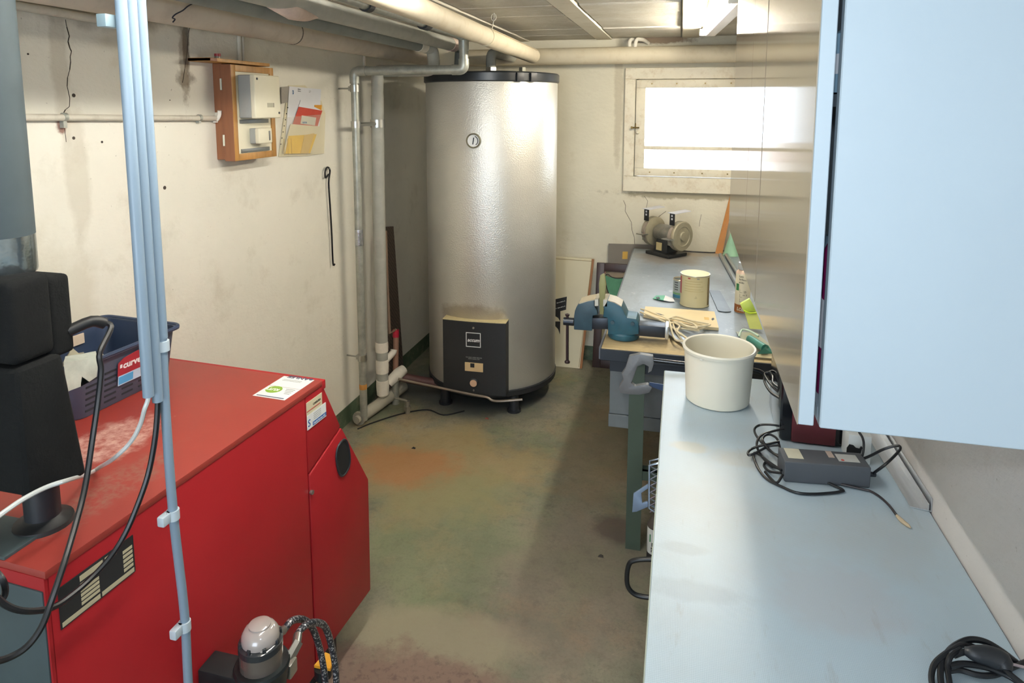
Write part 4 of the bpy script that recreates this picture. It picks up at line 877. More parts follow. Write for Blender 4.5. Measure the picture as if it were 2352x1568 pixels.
# power supply with cords
m_psu = M('charcoal_casing', '4b4f55', .55, var=.06)
PA, PBv = Vector((.267, 1.632, .9)), Vector((.461, 1.652, .9))
mx = frame(PA, PBv-PA, Vector((-.1, 1, 0)))
Lp = (PBv-PA).length
ps = thing('power_supply', 'dark grey laptop style power supply brick lying on the worktop', 'power supply', (.36, 1.68, .9))
obj('casing', G().box(0, 0, .001, Lp, .070, .053, .004, 3, mx=mx), m_psu, ps)
obj('rating_label', G().box(.012, .018, .053, .048, .066, .0535, mx=mx), M('label_buff', 'c5c2ae', .5), ps, 0)
obj('warning_label', G().box(Lp-.066, .020, .053, Lp-.018, .055, .0535, mx=mx), M('label_silver', 'b3b6b4', .5), ps, 0)
obj('label_mark', G().cyl(mx @ Vector((Lp-.056, .026, .0533)), mx @ Vector((Lp-.056, .026, .0538)), .004, n=10), M('red_print', ''), ps, 0)
obj('label_strip', G().box(Lp-.085, .035, .053, Lp-.071, .066, .0534, mx=mx), M('label_pink', 'b8a79c', .5), ps, 0)
obj('cord_boot', G().cyl(mx @ Vector((Lp-.002, .03, .022)), mx @ Vector((Lp+.022, .03, .020)), .0075, .005, n=12), m_blk, ps)
cz = .904
def ZP(x, y, z=cz): return PZ(x, y, z)
r_c = .0033
ps_c = [tuple(mx @ Vector((Lp+.018, .03, .02))), ZP(2010, 1084, .93), ZP(2034, 1066, .955), ZP(2058, 1043, .975), ZP(2068, 1029, .985), ZP(2060, 1023, .985), ZP(2030, 1031, .97), ZP(2000, 1046, .955), ZP(1975, 1056, .945), ZP(1958, 1062, .94)]
obj('power_cord', G().tube(ps_c, r_c, 8, 5), m_dark, ps)
obj('power_cord', G().tube([tuple(mx @ Vector((.10, .002, .006))), ZP(1935, 1124), ZP(1932, 1128), ZP(1915, 1131), ZP(1870, 1134), ZP(1830, 1131), ZP(1795, 1117), ZP(1762, 1100), ZP(1742, 1077), ZP(1731, 1050), ZP(1733, 1040), ZP(1745, 1044, .91), ZP(1765, 1060, .92), ZP(1795, 1080, .925)], r_c, 8, 5), m_dark, ps)
obj('power_cord', G().tube([tuple(mx @ Vector((.13, .0, .006))), ZP(1985, 1124), ZP(2000, 1128), ZP(2020, 1140), ZP(2042, 1160), ZP(2060, 1184)], .0028, 8, 5), M('brown_black_cord', '2a2426', .45), ps)
obj('bare_wire_end', G().tube([ZP(2060, 1184), ZP(2072, 1196), ZP(2086, 1207), ZP(2092, 1212)], .0032, 8, 4, rr=[.0034, .005, .004, .001]), M('copper_tape', 'b3a288', .5), ps)
for pts in ([(1794, 1078, .925), (1770, 1068, .915), (1748, 1045, .915), (1738, 1020, .925), (1748, 1000, .935), (1775, 990, .94), (1800, 985, .94)],
            [(1794, 1086, .92), (1768, 1082, .91), (1755, 1070, .905), (1760, 1062, .905), (1775, 1072, .905)],
            [(1790, 1050, .93), (1770, 1035, .93), (1752, 1012, .94), (1757, 1000, .94), (1770, 998, .94), (1785, 1008, .94), (1792, 1030, .93)],
            [(1790, 1022, .94), (1765, 1025, .93), (1735, 1040, .92), (1720, 1045, .915), (1719, 1037, .915), (1732, 1028, .92), (1760, 1020, .935), (1790, 1014, .94)],
            [(1792, 1046, .93), (1775, 1040, .92), (1755, 1022, .92), (1737, 1000, .92), (1733, 985, .925), (1745, 976, .93), (1770, 975, .94), (1790, 978, .94)],
            [(1798, 1090, .92), (1785, 1108, .91), (1772, 1100, .905), (1757, 1083, .905)]):
    obj('cord_loop', G().tube([ZP(*p) for p in pts], .0031, 8, 5), m_dark, ps)

# battery charger: black box with dark red front
m_gloss = M('gloss_black', '16181c', .16, var=.05)
bcg = thing('battery_charger', 'black box with a dark red front panel beneath the wall cabinet', 'battery charger', (.365, 1.93, .9))
obj('charger_body', G().box(.283, 1.845, .9, .448, 2.07, 1.075, .012, 3), m_gloss, bcg)
obj('red_front', G().box(.313, 1.838, .905, .422, 1.846, 1.06, .002), M('dark_red_front', '5a1f26', .5, var=.12), bcg)
obj('vent_top', G().box(.288, 1.93, 1.074, .443, 2.065, 1.105, .006), M('grey_vent', '8b9298', .4), bcg)
for k_ in range(4): obj('vent_slot', G().box(.286, 1.945+.03*k_, 1.085, .445, 1.957+.03*k_, 1.1065), m_blk, bcg, 0)
ch = [PY(a, b, Y) for a, b, Y in ((1795, 905, 1.90), (1775, 888, 1.93), (1760, 868, 1.98), (1757, 858, 2.0), (1768, 855, 2.0), (1775, 866, 1.98), (1776, 880, 1.94), (1795, 894, 1.90))]
ch2 = [PY(a, b, Y) for a, b, Y in ((1792, 915, 1.88), (1770, 900, 1.92), (1756, 876, 1.98), (1760, 860, 2.0), (1770, 853, 2.02), (1782, 852, 2.03))]
obj('charger_cord', G().tube(ch, .0038, 8, 5), m_dark, bcg); obj('charger_cord', G().tube(ch2, .0038, 8, 5), m_dark, bcg)
# white can with black print behind the power supply
wc_ = thing('white_carton', 'small white carton with a black blotch behind the power supply', 'carton', (.448, 1.80, .9))
obj('carton_box', G().box(.436, 1.768, .9, .490, 1.835, .975, .003), M('carton_white', 'ccd0cf', .6, var=.05), wc_)
bp = [(1930, 1048), (1944, 1040), (1945, 1028), (1951, 1020), (1960, 1022), (1966, 1028), (1974, 1030), (1978, 1024), (1981, 1028), (1976, 1044), (1974, 1050)]
obj('black_blotch', G().prism([PY(a, b, 1.767) for a, b in bp], (0, .001, 0)), m_ink, wc_, 0)
tag(obj('black_lead', G().tube([PY(1973, 992, 1.74), PY(1981, 1005, 1.73), PY(1984, 1022, 1.72), PY(1981, 1045, 1.71), PY(1975, 1056, 1.70)], .003, 8, 5), m_dark), 'thin black lead standing beside the white carton under the cabinet', 'cable')

# coil of black cable, bottom right
cc = thing('cable_coil', 'coil of thick black cable lying on the near end of the worktop', 'cable', (.48, 1.1, .9))
def coil(px, r=.0048): obj('cable_loop', G().tube([PZ(x, y, z) for x, y, z in px], r, 10, 5), m_dark, cc)
coil([(2334, 1520, .905), (2300, 1494, .925), (2265, 1474, .935), (2232, 1468, .935), (2205, 1476, .93), (2180, 1494, .925), (2165, 1520, .92), (2160, 1550, .915), (2168, 1590, .91), (2200, 1650, .908)])
coil([(2250, 1490, .922), (2212, 1480, .93), (2180, 1496, .93), (2150, 1520, .92), (2140, 1545, .912), (2142, 1575, .908), (2160, 1620, .906)], .0046)
coil([(2190, 1505, .925), (2215, 1497, .93), (2250, 1502, .93), (2290, 1520, .925), (2320, 1548, .92), (2360, 1580, .915)], .0046)
coil([(2180, 1530, .92), (2210, 1524, .92), (2250, 1528, .918), (2290, 1540, .915), (2330, 1560, .91), (2360, 1590, .908)])
coil([(2178, 1540, .91), (2205, 1538, .91), (2240, 1548, .91), (2270, 1551, .91), (2295, 1546, .908), (2330, 1530, .906), (2362, 1518, .906)], .0044)
coil([(2185, 1590, .91), (2180, 1560, .915), (2176, 1530, .92), (2184, 1505, .93), (2205, 1490, .93)], .0044)
obj('coil_plug', G().tube([PZ(2215, 1494, .935), PZ(2235, 1500, .935), PZ(2270, 1506, .932), PZ(2300, 1518, .928), PZ(2308, 1540, .92)], .015, 14, 3, rr=[.006, .011, .0155, .0165, .010]), m_blk, cc)
obj('pink_tie', G().tube([PZ(2305, 1520, .925), PZ(2330, 1526, .92), PZ(2360, 1534, .915)], .0022, 6, 3), M('dull_pink', 'a8989a', .6), cc)

# ------------------------------------------------------------------ WALL CABINET
CT = 2.20
m_cabw = M('cool_white_laminate', 'a3b0b9', .42, var=.02, vs=3)
gl_ = NT('gloss_door_foil'); gl_.col(lin('8f8574')); 
gl_.set(rough=.11, ior=1.65); gl_.p.inputs['Anisotropic'].default_value = .9; gl_.p.inputs['Anisotropic Rotation'].default_value = ANR; tg_ = gl_.n('ShaderNodeTangent', direction_type='RADIAL', axis='Z'); gl_.L(tg_.outputs[0], gl_.p.inputs['Tangent']); gl_.bump(gl_.noise(5, 3, .5, stretch=(1, 1, .25)), .02, .004); m_gloss_door = gl_.m
cb = thing('kitchen_cabinet', 'white kitchen wall cabinet with glossy beige doors hanging on the right wall', 'cabinet', (.37, 1.58, 1.4))
T = .018
obj('side_panel', G().box(.1795, .866, 1.40, .567, .884, CT, .0015, 1), m_cabw, cb, 0)
obj('side_panel', G().box(.1795, 2.28, 1.40, .567, 2.298, CT, .0015, 1), m_cabw, cb, 0)
obj('bottom_panel', G().box(.1795, .884, 1.402, .567, 2.28, 1.420), m_cabw, cb, 0)
obj('top_panel', G().box(.1795, .884, CT-.018, .567, 2.28, CT), m_cabw, cb, 0)
obj('back_panel', G().box(.555, .884, 1.42, .567, 2.28, CT-.018), m_cabw, cb, 0)
for y in (1.44, 1.73): obj('partition', G().box(.185, y-.008, 1.42, .555, y+.008, CT-.018), m_cabw, cb, 0)
obj('shelf', G().box(.19, .884, 1.80, .555, 1.40, 1.816), m_cabw, cb, 0)
DS = math.tan(math.radians(.35))     # the doors stand slightly proud at the near end
for y0, y1 in ((.866, 1.4065), (1.4185, 1.698), (1.703, 2.298)):
    w = y1-y0
    mxd_ = frame((.1530+DS*(y0-.866), y0, 1.402), (DS, 1, 0), (0, 0, 1))
    d_ = obj('cabinet_door', G().box(0, 0, .0012, w, CT-1.402, .0195, .001, 1, mx=mxd_), m_cabw, cb, 0)
    obj('door_facing', G().box(0, 0, 0, w, CT-1.402, .0012, mx=mxd_), m_gloss_door, d_, 0)
# things inside, glimpsed through the gap
for i, (y, z0, h, r, c, lab) in enumerate(((.93, 1.42, .26, .03, '8c1f5c', 'magenta bottle inside the wall cabinet, seen through the door gap'), (1.01, 1.42, .20, .035, '7d94a4', 'grey blue can inside the wall cabinet, seen through the door gap'), (.94, 1.816, .10, .032, '8fb0c4', 'pale blue can on the upper shelf of the wall cabinet'))):
    b_ = thing('cabinet_bottle', lab, 'bottle', (.225, y, z0))
    obj('bottle_body', G().lathe([(0, z0), (r, z0+.002), (r, z0+h*.75), (r*.5, z0+h*.88), (r*.4, z0+h), (0, z0+h)], (.216, y, 0), 24), M('bottle%d' % i, c, .35), b_)
    obj('bottle_label', G().lathe([(r+.0006, z0+h*.25), (r+.0006, z0+h*.5)], (.216, y, 0), 24), m_paper, b_)
# ================================================================== under the worktop edge
# hacksaw / bow saw at the far end
m_cast = M('grey_cast_handle', '6a6c6e', .5, .3, var=.15, bs=60, bump=.2)
hk = thing('hacksaw', 'hacksaw with a grey cast handle lying across the worktop end', 'saw', (.05, 2.3, .9))
HY = 2.285
hp = [(1445, 818), (1470, 813), (1500, 818), (1502, 835), (1497, 852), (1488, 857), (1490, 842), (1478, 836), (1464, 842), (1457, 862), (1450, 880), (1458, 887), (1475, 884), (1487, 883), (1498, 890), (1492, 902), (1470, 907), (1446, 906), (1424, 902), (1421, 890), (1432, 872), (1428, 858), (1436, 846)]
obj('saw_handle', G().prism([PY(a, b, HY) for a, b in hp], (0, .022, 0), .003), m_cast, hk)
fr = [PY(1496, 826, HY+.01), PY(1530, 830, HY+.01), PY(1575, 835, HY+.01), PY(1650, 842, HY+.01), PY(1720, 848, HY+.01), PY(1745, 853, HY+.01), PY(1760, 866, HY+.01), PY(1764, 885, HY+.01)]
obj('saw_frame', G().tube(fr, .0075, 12, 4), m_gloss, hk)
obj('saw_blade', G().prism([PY(1490, 886, HY+.008), PY(1524, 898, HY+.008), PY(1764, 892, HY+.008), PY(1764, 886, HY+.008), PY(1530, 884, HY+.008), PY(1492, 878, HY+.008)], (0, .003, 0)), M('blue_blade', '33435f', .4, .5), hk)

# objects standing under the worktop's left edge
can = thing('spray_can', 'white and green can standing on the floor under the worktop edge', 'can', (-.055, 2.55, 0))
obj('can_body', G().lathe([(0, 0), (.031, 0), (.033, .006), (.033, .135), (.030, .142)], (-.050, 2.548, 0), 28), M('can_white', 'c9cdca', .4, var=.03), can)
obj('can_collar', G().lathe([(.032, .140), (.034, .146), (.030, .156), (.022, .175), (.012, .19), (.0, .192)], (-.050, 2.548, 0), 28), M('can_brown', '4d4540', .5), can)
cmx = frame((-.050, 2.548-.0336, 0), (1, 0, 0), (0, 0, 1))
obj('green_band', G().prism([cmx @ Vector(p) for p in ((-.022, .118, -.008), (.012, .118, .0), (.012, .097, .0), (-.022, .086, -.008))], (0, -.001, 0)), M('can_green', '2f7a4d', .4), can, 0)
text('L', .020, cmx @ Matrix.Translation((-.014, .073, .0008)), m_ink, can, bold=.0012)
text('NI\nOL', .011, cmx @ Matrix.Translation((-.016, .060, .0008)), m_ink, can, bold=.0006)
obj('dark_band', G().lathe([(.0335, .006), (.0335, .035)], (-.050, 2.548, 0), 28), M('can_dark', '23262a', .4), can)
# metal fan grille / wire strainer with handle
m_chrome = M('blue_chrome', 'a4b2c4', .25, .85, var=.1)
st_ = thing('wire_strainer', 'chrome wire lattice strainer with an angled handle hanging under the worktop edge', 'strainer', (-.075, 2.30, .33))
YS = 2.30
o_ = [(1492, 1068), (1512, 1063), (1530, 1064), (1526, 1178), (1505, 1176), (1490, 1166)]
obj('strainer_frame', G().tube([PY(a, b, YS) for a, b in o_], .0042, 8, closed=True).tube([(p[0], p[1]+.03, p[2]) for p in (PY(a, b, YS) for a, b in o_)], .0035, 8, closed=True), m_chrome, st_)
obj('hanger_wire', G().tube([PY(1518, 1064, YS), (-.012, 2.29, .62), (-.005, 2.25, .80), (-.005, 2.25, .872)], .0022, 6, 3), m_chrome, st_)
lt = G()
for k_ in range(7):
    y = 1072+15*k_
    lt.tube([PY(1493, y+14, YS), PY(1526, y-4, YS)], .0026, 6); lt.tube([PY(1493, y-2, YS), PY(1526, y+16, YS)], .0026, 6)
obj('lattice', lt, m_chrome, st_)
ho = [(1492, 1110), (1455, 1134), (1452, 1176), (1462, 1175), (1490, 1163), (1494, 1160), (1486, 1152), (1475, 1156), (1473, 1132), (1489, 1121)]
obj('strainer_handle', G().prism([PY(a, b, YS) for a, b in ho], (0, .008, 0), .001), M('blue_grey_handle', '8ba0bc', .35, .4), st_)
# black loop handle
lh = [(1510, 1284), (1480, 1284), (1460, 1286), (1447, 1292), (1441, 1310), (1440, 1335), (1445, 1352), (1460, 1365), (1485, 1371), (1515, 1371)]
tag(obj('loop_handle', G().tube([PY(a, b, 2.2) for a, b in lh], .0085, 12, 4), M('satin_black_tube', '1f2224', .35)), 'black tubular loop handle sticking out from under the worktop', 'handle')
lo = bpy.data.objects['loop_handle']
obj('handle_body', G().box(-.02, 2.18, 0, .09, 2.26, .34, .01), m_blk, lo)

# ================================================================== WORKBENCH ALONG THE RIGHT WALL
BZ = .85
bs = NT('worn_grey_bench_cover')
c = bs.mix(bs.ramp(bs.noise(2.2, 7, .65), .35, .65), lin('78838d'), lin('939ea8'))
c = bs.mix(bs.math('MULTIPLY', bs.ramp(bs.noise(7, 8, .7, stretch=(2, .7, 1)), .52, .70), .5), c, lin('6f747a'))
c = bs.mix(bs.math('MULTIPLY', bs.ramp(bs.noise(16, 8, .75, off=(2, 8, 0)), .60, .68), .6), c, lin('cfd4d6'))
for cen, size, colr, amt in (((-.05, 4.28, BZ), (.22, .2, .3), '7d6d58', .6), ((.15, 4.47, BZ), (.25, .1, .3), '94805f', .6), ((-.2, 2.78, BZ), (.2, .12, .3), '9a8f78', .4)):
    c = bs.mix(bs.math('MULTIPLY', bs.blob(cen, size, 7), amt), c, lin(colr))
bs.col(c); bs.set(rough=.34, spec=.5); bs.bump(bs.noise(14, 6, .6), .15, .004); m_cover = bs.m
bw = NT('dusty_bench_wood'); c = bw.mix(bw.ramp(bw.noise(4, 7, .6, stretch=(.6, 5, 1)), .3, .7), lin('a8946c'), lin('c0ae86'))
c = bw.mix(bw.math('MULTIPLY', bw.ramp(bw.noise(8, 8, .7), .5, .68), .55), c, lin('5f5a50')); bw.col(c); bw.set(rough=.7); m_bwood = bw.m
m_edge = M('blue_black_edge', '18202a', .45, var=.15)
m_grn = M('dark_green_leg_paint', '3c4a3e', .5, var=.12)
bench = thing('workbench', 'workbench with worn grey top and dark green legs along the right wall', 'workbench', (0, 0, 0))
obj('bench_top', G().box(-.283, 2.574, BZ-.046, .565, 4.50, BZ-.003, .002, 1), m_bwood, bench, 0)
obj('top_cover', G().prism([(-.284, 2.82, BZ-.003), (.566, 2.72, BZ-.003), (.566, 4.502, BZ-.003), (-.284, 4.502, BZ-.003)], (0, 0, .003)), m_cover, bench, 0)
obj('front_edge', G().box(-.286, 2.566, BZ-.050, .566, 2.575, BZ-.005, .001, 1), m_edge, bench, 0)
obj('side_edge', G().box(-.292, 2.575, BZ-.05, -.283, 4.50, BZ-.002, .001, 1), M('side_edge_grey', '5b6068', .5), bench, 0)
obj('front_rail', G().box(-.25, 2.60, BZ-.105, .55, 2.64, BZ-.046), m_edge, bench, 0)
for x, y in ((-.170, 2.58), (.49, 2.58), (-.22, 4.40), (.49, 4.40)):
    obj('leg', G().box(x, y, 0, x+.060, y+.006, BZ-.046).box(x, y+.006, 0, x+.006, y+.05, BZ-.046), m_grn, bench, 0)
obj('crossbar', G().box(-.12, 2.585, .305, .50, 2.591, .350).box(-.12, 2.585, .344, .50, 2.62, .350), m_grn, bench, 0)
dc = thing('under_bench_drawer', 'blue grey steel drawer box hanging beneath the workbench', 'drawer box', (0, 3.1, .337))
m_draw = M('blue_grey_steel', '70777a', .5, var=.08)
obj('drawer_box', G().box(-.282, 2.95, .40, .20, 3.45, BZ-.046, .002, 1), m_draw, dc, 0)
obj('drawer_foot', G().box(-.285, 2.945, .337, .20, 3.45, .398, .002, 1), m_draw, dc, 0)

# vise: jaws along X, overhanging the bench edge
m_vise = M('worn_blue_vise_paint', '2e4753', .42, var=.2, vs=14, dirt=('2c3a44', .5), bs=50, bump=.1)
m_viset = M('teal_vise_paint', '235262', .45, var=.15, vs=12, dirt=('31444c', .4))
m_vised = M('dark_machined_steel', '34383e', .35, .6, var=.15); m_jaw = M('bright_jaw_steel', 'b8b4a6', .4, .5, var=.08)
V0 = 2.665; OX, OY, S_ = 1270, 560, 200/1045
def vz(x, y, Y=V0): return PY(OX+x*S_, OY+y*S_, Y)
vi = thing('bench_vise', 'blue green bench vise clamped at the front corner of the workbench', 'vise', (-.25, 2.72, BZ))
mj = obj('moving_jaw', G().prism([vz(*p) for p in ((250, 1030), (252, 870), (262, 805), (285, 750), (325, 708), (410, 685), (498, 672), (498, 745), (528, 800), (540, 855), (478, 862), (470, 1045))], (0, .095, 0), .004), m_vise, vi)
fj = obj('fixed_jaw', G().prism([vz(*p) for p in ((605, 745), (645, 678), (725, 700), (820, 750), (860, 830), (885, 885), (1000, 900), (1028, 950), (1030, 1085), (850, 1105), (660, 1080), (655, 890), (600, 880), (612, 800))], (0, .10, 0), .004), m_viset, vi)
obj('jaw_top', G().prism([vz(*p) for p in ((310, 712), (410, 683), (500, 668), (500, 676), (412, 692), (318, 722))], (0, .088, 0)), M('pale_worn_top', 'a9a08a', .5, .2, var=.15), mj, 20)
obj('jaw_top', G().prism([vz(*p) for p in ((660, 676), (740, 698), (822, 746), (822, 756), (738, 708), (660, 685))], (0, .09, 0)), M('pale_worn_top', ''), fj, 20)
obj('jaw_plate', G().prism([vz(*p) for p in ((500, 668), (546, 664), (546, 745), (500, 748))], (0, .095, 0), .001), m_jaw, mj, 0)
obj('jaw_plate', G().prism([vz(*p) for p in ((602, 672), (652, 668), (652, 755), (602, 750))], (0, .095, 0), .001), m_jaw, fj, 0)
obj('slide_bar', G().prism([vz(*p) for p in ((470, 890), (660, 890), (660, 1025), (470, 1025))], (0, .07, 0), .003), m_vised, vi)
obj('rear_slide', G().box(PY(1455, 745, 2.70)[0], 2.68, .872, PY(1530, 745, 2.70)[0]+.01, 2.745, .918, .003), m_vised, vi)
obj('slide_end', G().box(PY(1528, 745, 2.70)[0], 2.676, .868, PY(1534, 745, 2.70)[0]+.004, 2.75, .922, .003), M('chrome_strip', 'c4c6c2', .3, .8), vi)
obj('screw_boss', G().cyl(vz(250, 935, V0+.05), vz(130, 925, V0+.05), .017, n=20), m_vised, vi)
hx = Vector(vz(172, 925, V0+.05))
obj('tommy_bar', G().cyl(hx+Vector((0, 0, .028)), Vector((hx.x+.002, hx.y, hx.z-.175)), .0062, n=14).lathe([(0, 0), (.011, .002), (.012, .008), (.007, .014), (0, .015)], (hx.x+.002, hx.y, hx.z-.186), 16).lathe([(0, 0), (.009, .002), (.010, .008), (0, .012)], (hx.x, hx.y, hx.z+.022), 16), M('dark_bar', '3a2b2c', .4, .4), vi)
obj('swivel_base', G().lathe([(0, BZ+.001), (.063, BZ+.001), (.065, BZ+.006), (.065, BZ+.022), (.060, BZ+.028), (0, BZ+.030)], (-.207, 2.722, 0), 36), m_viset, vi)
obj('vise_neck', G().lathe([(.052, BZ+.028), (.045, BZ+.045), (.045, BZ+.062)], (-.207, 2.722, 0), 28), m_viset, vi)
for x, y in ((715, 940), (955, 955)):
    p = Vector(vz(x, y)); obj('vise_bolt', G().cyl(p+Vector((0, .002, 0)), p+Vector((0, -.005, 0)), .008, n=14), m_vise, fj)
tag(obj('clamped_strip', G().prism([vz(*p, V0+.012) for p in ((562, 845), (552, 480), (565, 385), (605, 362), (622, 385), (632, 500), (606, 845))], (0, .02, 0), .001), M('olive_brass_strip', '8c8a5c', .5, .3, var=.15), None, 30), 'upright olive metal strip gripped in the vise jaws', 'metal strip')

# bench grinder turned 45 degrees
gr = thing('bench_grinder', 'grey double wheel bench grinder at the far end of the workbench', 'grinder', (-.075, 4.39, BZ))
GC = Vector((-.072, 4.36, .99)); gx = Vector((.76, -.65, 0)).normalized(); gy = Vector((-gx.y, gx.x, 0))
if gy.y < 0: gy = -gy
gm = frame(GC, gx, gy)     # local x along axle, y backwards, z up
m_gm = M('dusty_motor_grey', '7d7b72', .45, .4, var=.2, vs=20, dirt=('a59c86', .4)); m_gd = M('grinder_black', '26282a', .45, var=.15)
m_guard = M('dusty_guard', '9a937c', .6, .2, var=.12, vs=18)
obj('motor', G().lathe([(.0, -.085), (.042, -.082), (.055, -.06), (.057, 0), (.055, .06), (.042, .082), (0, .085)], (0, 0, 0), 32, gm @ Matrix.Rotation(PI/2, 4, 'Y')), m_gm, gr)
obj('pedestal', G().prism([gm @ Vector(p) for p in ((-.055, -.058, -.118), (.055, -.058, -.118), (.045, -.040, -.03), (-.045, -.040, -.03))], (gm.to_3x3() @ Vector((0, .105, 0))), .003), m_gd, gr)
obj('base_plate', G().box(-.10, -.085, -.139, .10, .085, -.118, .004, mx=gm), m_gd, gr)
obj('name_plate', G().box(-.032, -.061, -.105, .012, -.055, -.055, .001, mx=gm @ Matrix.Rotation(0, 4, 'X')), M('brass_plate', 'c0b083', .5), gr, 0)
for sgn in (-1, 1):
    rot = Matrix.Rotation(PI/2*sgn, 4, 'Y')
    gd = obj('wheel_guard', G().lathe([(.03, .085), (.080, .090), (.094, .094), (.095, .100), (.095, .130), (.090, .136), (.062, .138), (.058, .134), (.030, .134), (.026, .142), (0, .144)], (0, 0, 0), 40, gm @ rot), m_guard, gr)
    obj('grinding_wheel', G().cyl(gm @ Vector((sgn*.098, -.028, 0)), gm @ Vector((sgn*.118, -.028, 0)), .078, n=36), M('grinding_stone', '8d8276', .9, var=.1, bs=200, bump=.3), gr)
    obj('shield_arm', G().box(sgn*.108-.019, -.078, .075, sgn*.108+.019, -.072, .150, .001, mx=gm @ Matrix.Rotation(0, 4, 'X')), m_gd, gr)
    for zz in (.115, .135): obj('arm_slot', G().box(sgn*.108-.006, -.0785, zz-.006, sgn*.108+.006, -.0775, zz+.006, mx=gm), m_paper, gr, 0)
    obj('eye_shield', G().prism([gm @ Vector(p) for p in ((sgn*.108-.030, -.085, .150), (sgn*.108+.032, -.085, .150), (sgn*.108+.045, .045, .158), (sgn*.108-.01, .055, .160))], (0, 0, .003)), M('cloudy_shield', 'c9ccd6', .3, var=.03), gr, 0)
    obj('tool_rest', G().box(sgn*.108-.032, -.135, -.012, sgn*.108+.032, -.085, -.006, .001, mx=gm).box(sgn*.108-.01, -.10, -.05, sgn*.108+.01, -.085, -.006, .001, mx=gm), m_zinc, gr, 0)
tag(obj('grinder_cable', G().tube([(-.02, 4.44, .865), (.06, 4.47, .856), (.16, 4.475, .854), (.24, 4.485, .854), (.30, 4.49, .87), (.345, 4.49, .88), (.347, 4.485, .858), (.35, 4.47, .855)], .004, 8, 5), m_dark), 'black cable running from the grinder along the bench back edge', 'cable')

# paint tins
m_tin = M('tin_metal', 'b3ad9a', .3, .8, var=.1)
t = thing('paint_tin', 'large cream labelled paint tin on the workbench', 'tin', (.086, 3.262, BZ))
X0, Y0, R0 = .086, 3.265, .067
obj('tin_body', G().lathe([(R0, BZ+.001), (R0+.002, BZ+.004), (R0, BZ+.008), (R0, BZ+.146), (R0+.002, BZ+.150), (R0+.003, BZ+.154), (R0-.002, BZ+.157)], (X0, Y0, 0), 44), M('tin_label_cream', 'cfc59c', .5, var=.03), t)
obj('tin_rim', G().lathe([(R0-.012, BZ+.150), (R0-.008, BZ+.156), (R0+.003, BZ+.156), (R0+.004, BZ+.152), (R0+.001, BZ+.149)], (X0, Y0, 0), 44), m_tin, t)
obj('tin_lid', G().lathe([(R0-.006, BZ+.153), (R0-.012, BZ+.151), (R0-.016, BZ+.154), (0, BZ+.154)], (X0, Y0, 0), 44), M('lid_pinkish', 'd8c4b8', .4, .3, var=.06), t)
def arc_band(r, a0, a1, z0, z1, n=10, th=.0006):
    g = G(); vs = []
    for rr in (r, r+th):
        for i in range(n+1):
            a = math.radians(a0+(a1-a0)*i/n)
            vs += [(X0+rr*math.sin(a), Y0-rr*math.cos(a), z0), (X0+rr*math.sin(a), Y0-rr*math.cos(a), z1)]
    fs = []
    o2 = 2*(n+1)
    for i in range(n): fs += [(o2+2*i, o2+2*i+2, o2+2*i+3, o2+2*i+1)]
    fs += [(0, o2, o2+1, 1), (2*n+1, o2+2*n+1, o2+2*n, 2*n)]
    return g.add(vs, fs)
obj('tin_red_edge', arc_band(R0+.0006, -92, -66, BZ+.06, BZ+.144), M('tin_red', 'b04850', .45), t)
obj('tin_brown_edge', arc_band(R0+.0006, 58, 78, BZ+.010, BZ+.144), M('tin_brown', '8c7440', .3, .5), t)
for z in (.128, .116, .104, .09, .08): obj('printed_lines', arc_band(R0+.0006, -45, 20+90*(z*7 % .2), BZ+z, BZ+z+.002), M('tin_print', 'b8a878', .6), t)
for a_, z in ((-30, .146), (6, .146)): obj('label_mark', arc_band(R0+.0008, a_, a_+10, BZ+z-.006, BZ+z), M('tin_red', '') if a_ < 0 else M('grey_print', ''), t)
p = [(X0+(R0+.0012)*math.sin(math.radians(4)), Y0-(R0+.0012)*math.cos(math.radians(4)), BZ+.052)]
obj('hazard_mark', G().tube([(p[0][0]+.006*math.cos(a), p[0][1], p[0][2]+.006*math.sin(a)) for a in np.linspace(PI/2, PI/2+2*PI, 3, endpoint=False)], .0006, 5, closed=True), m_ink, t)
X0, Y0, R0 = .020, 3.362, .036
t = thing('small_paint_tin', 'small open grey green tin just left of the big paint tin', 'tin', (X0, Y0, BZ))
obj('tin_body', G().lathe([(0, BZ+.001), (R0, BZ+.001), (R0, BZ+.098), (R0-.002, BZ+.098), (R0-.003, BZ+.006), (0, BZ+.005)], (X0, Y0, 0), 32), M('tin_grey_label', '9aa3a3', .45, var=.05), t)
obj('tin_rim', G().lathe([(R0-.003, BZ+.096), (R0, BZ+.102), (R0+.002, BZ+.097), (R0, BZ+.093), (R0-.003, BZ+.096)], (X0, Y0, 0), 32), m_tin, t)
obj('tin_blue_band', arc_band(R0+.0005, -80, 60, BZ+.008, BZ+.024), M('tin_blue', '3b7f9a', .45), t)
obj('tin_green_band', arc_band(R0+.0005, -80, 60, BZ+.026, BZ+.034), M('tin_green', '6ea068', .45), t)
for z in (.048, .06, .072, .084): obj('printed_lines', arc_band(R0+.0005, -50, -20, BZ+z, BZ+z+.004), m_ink, t)
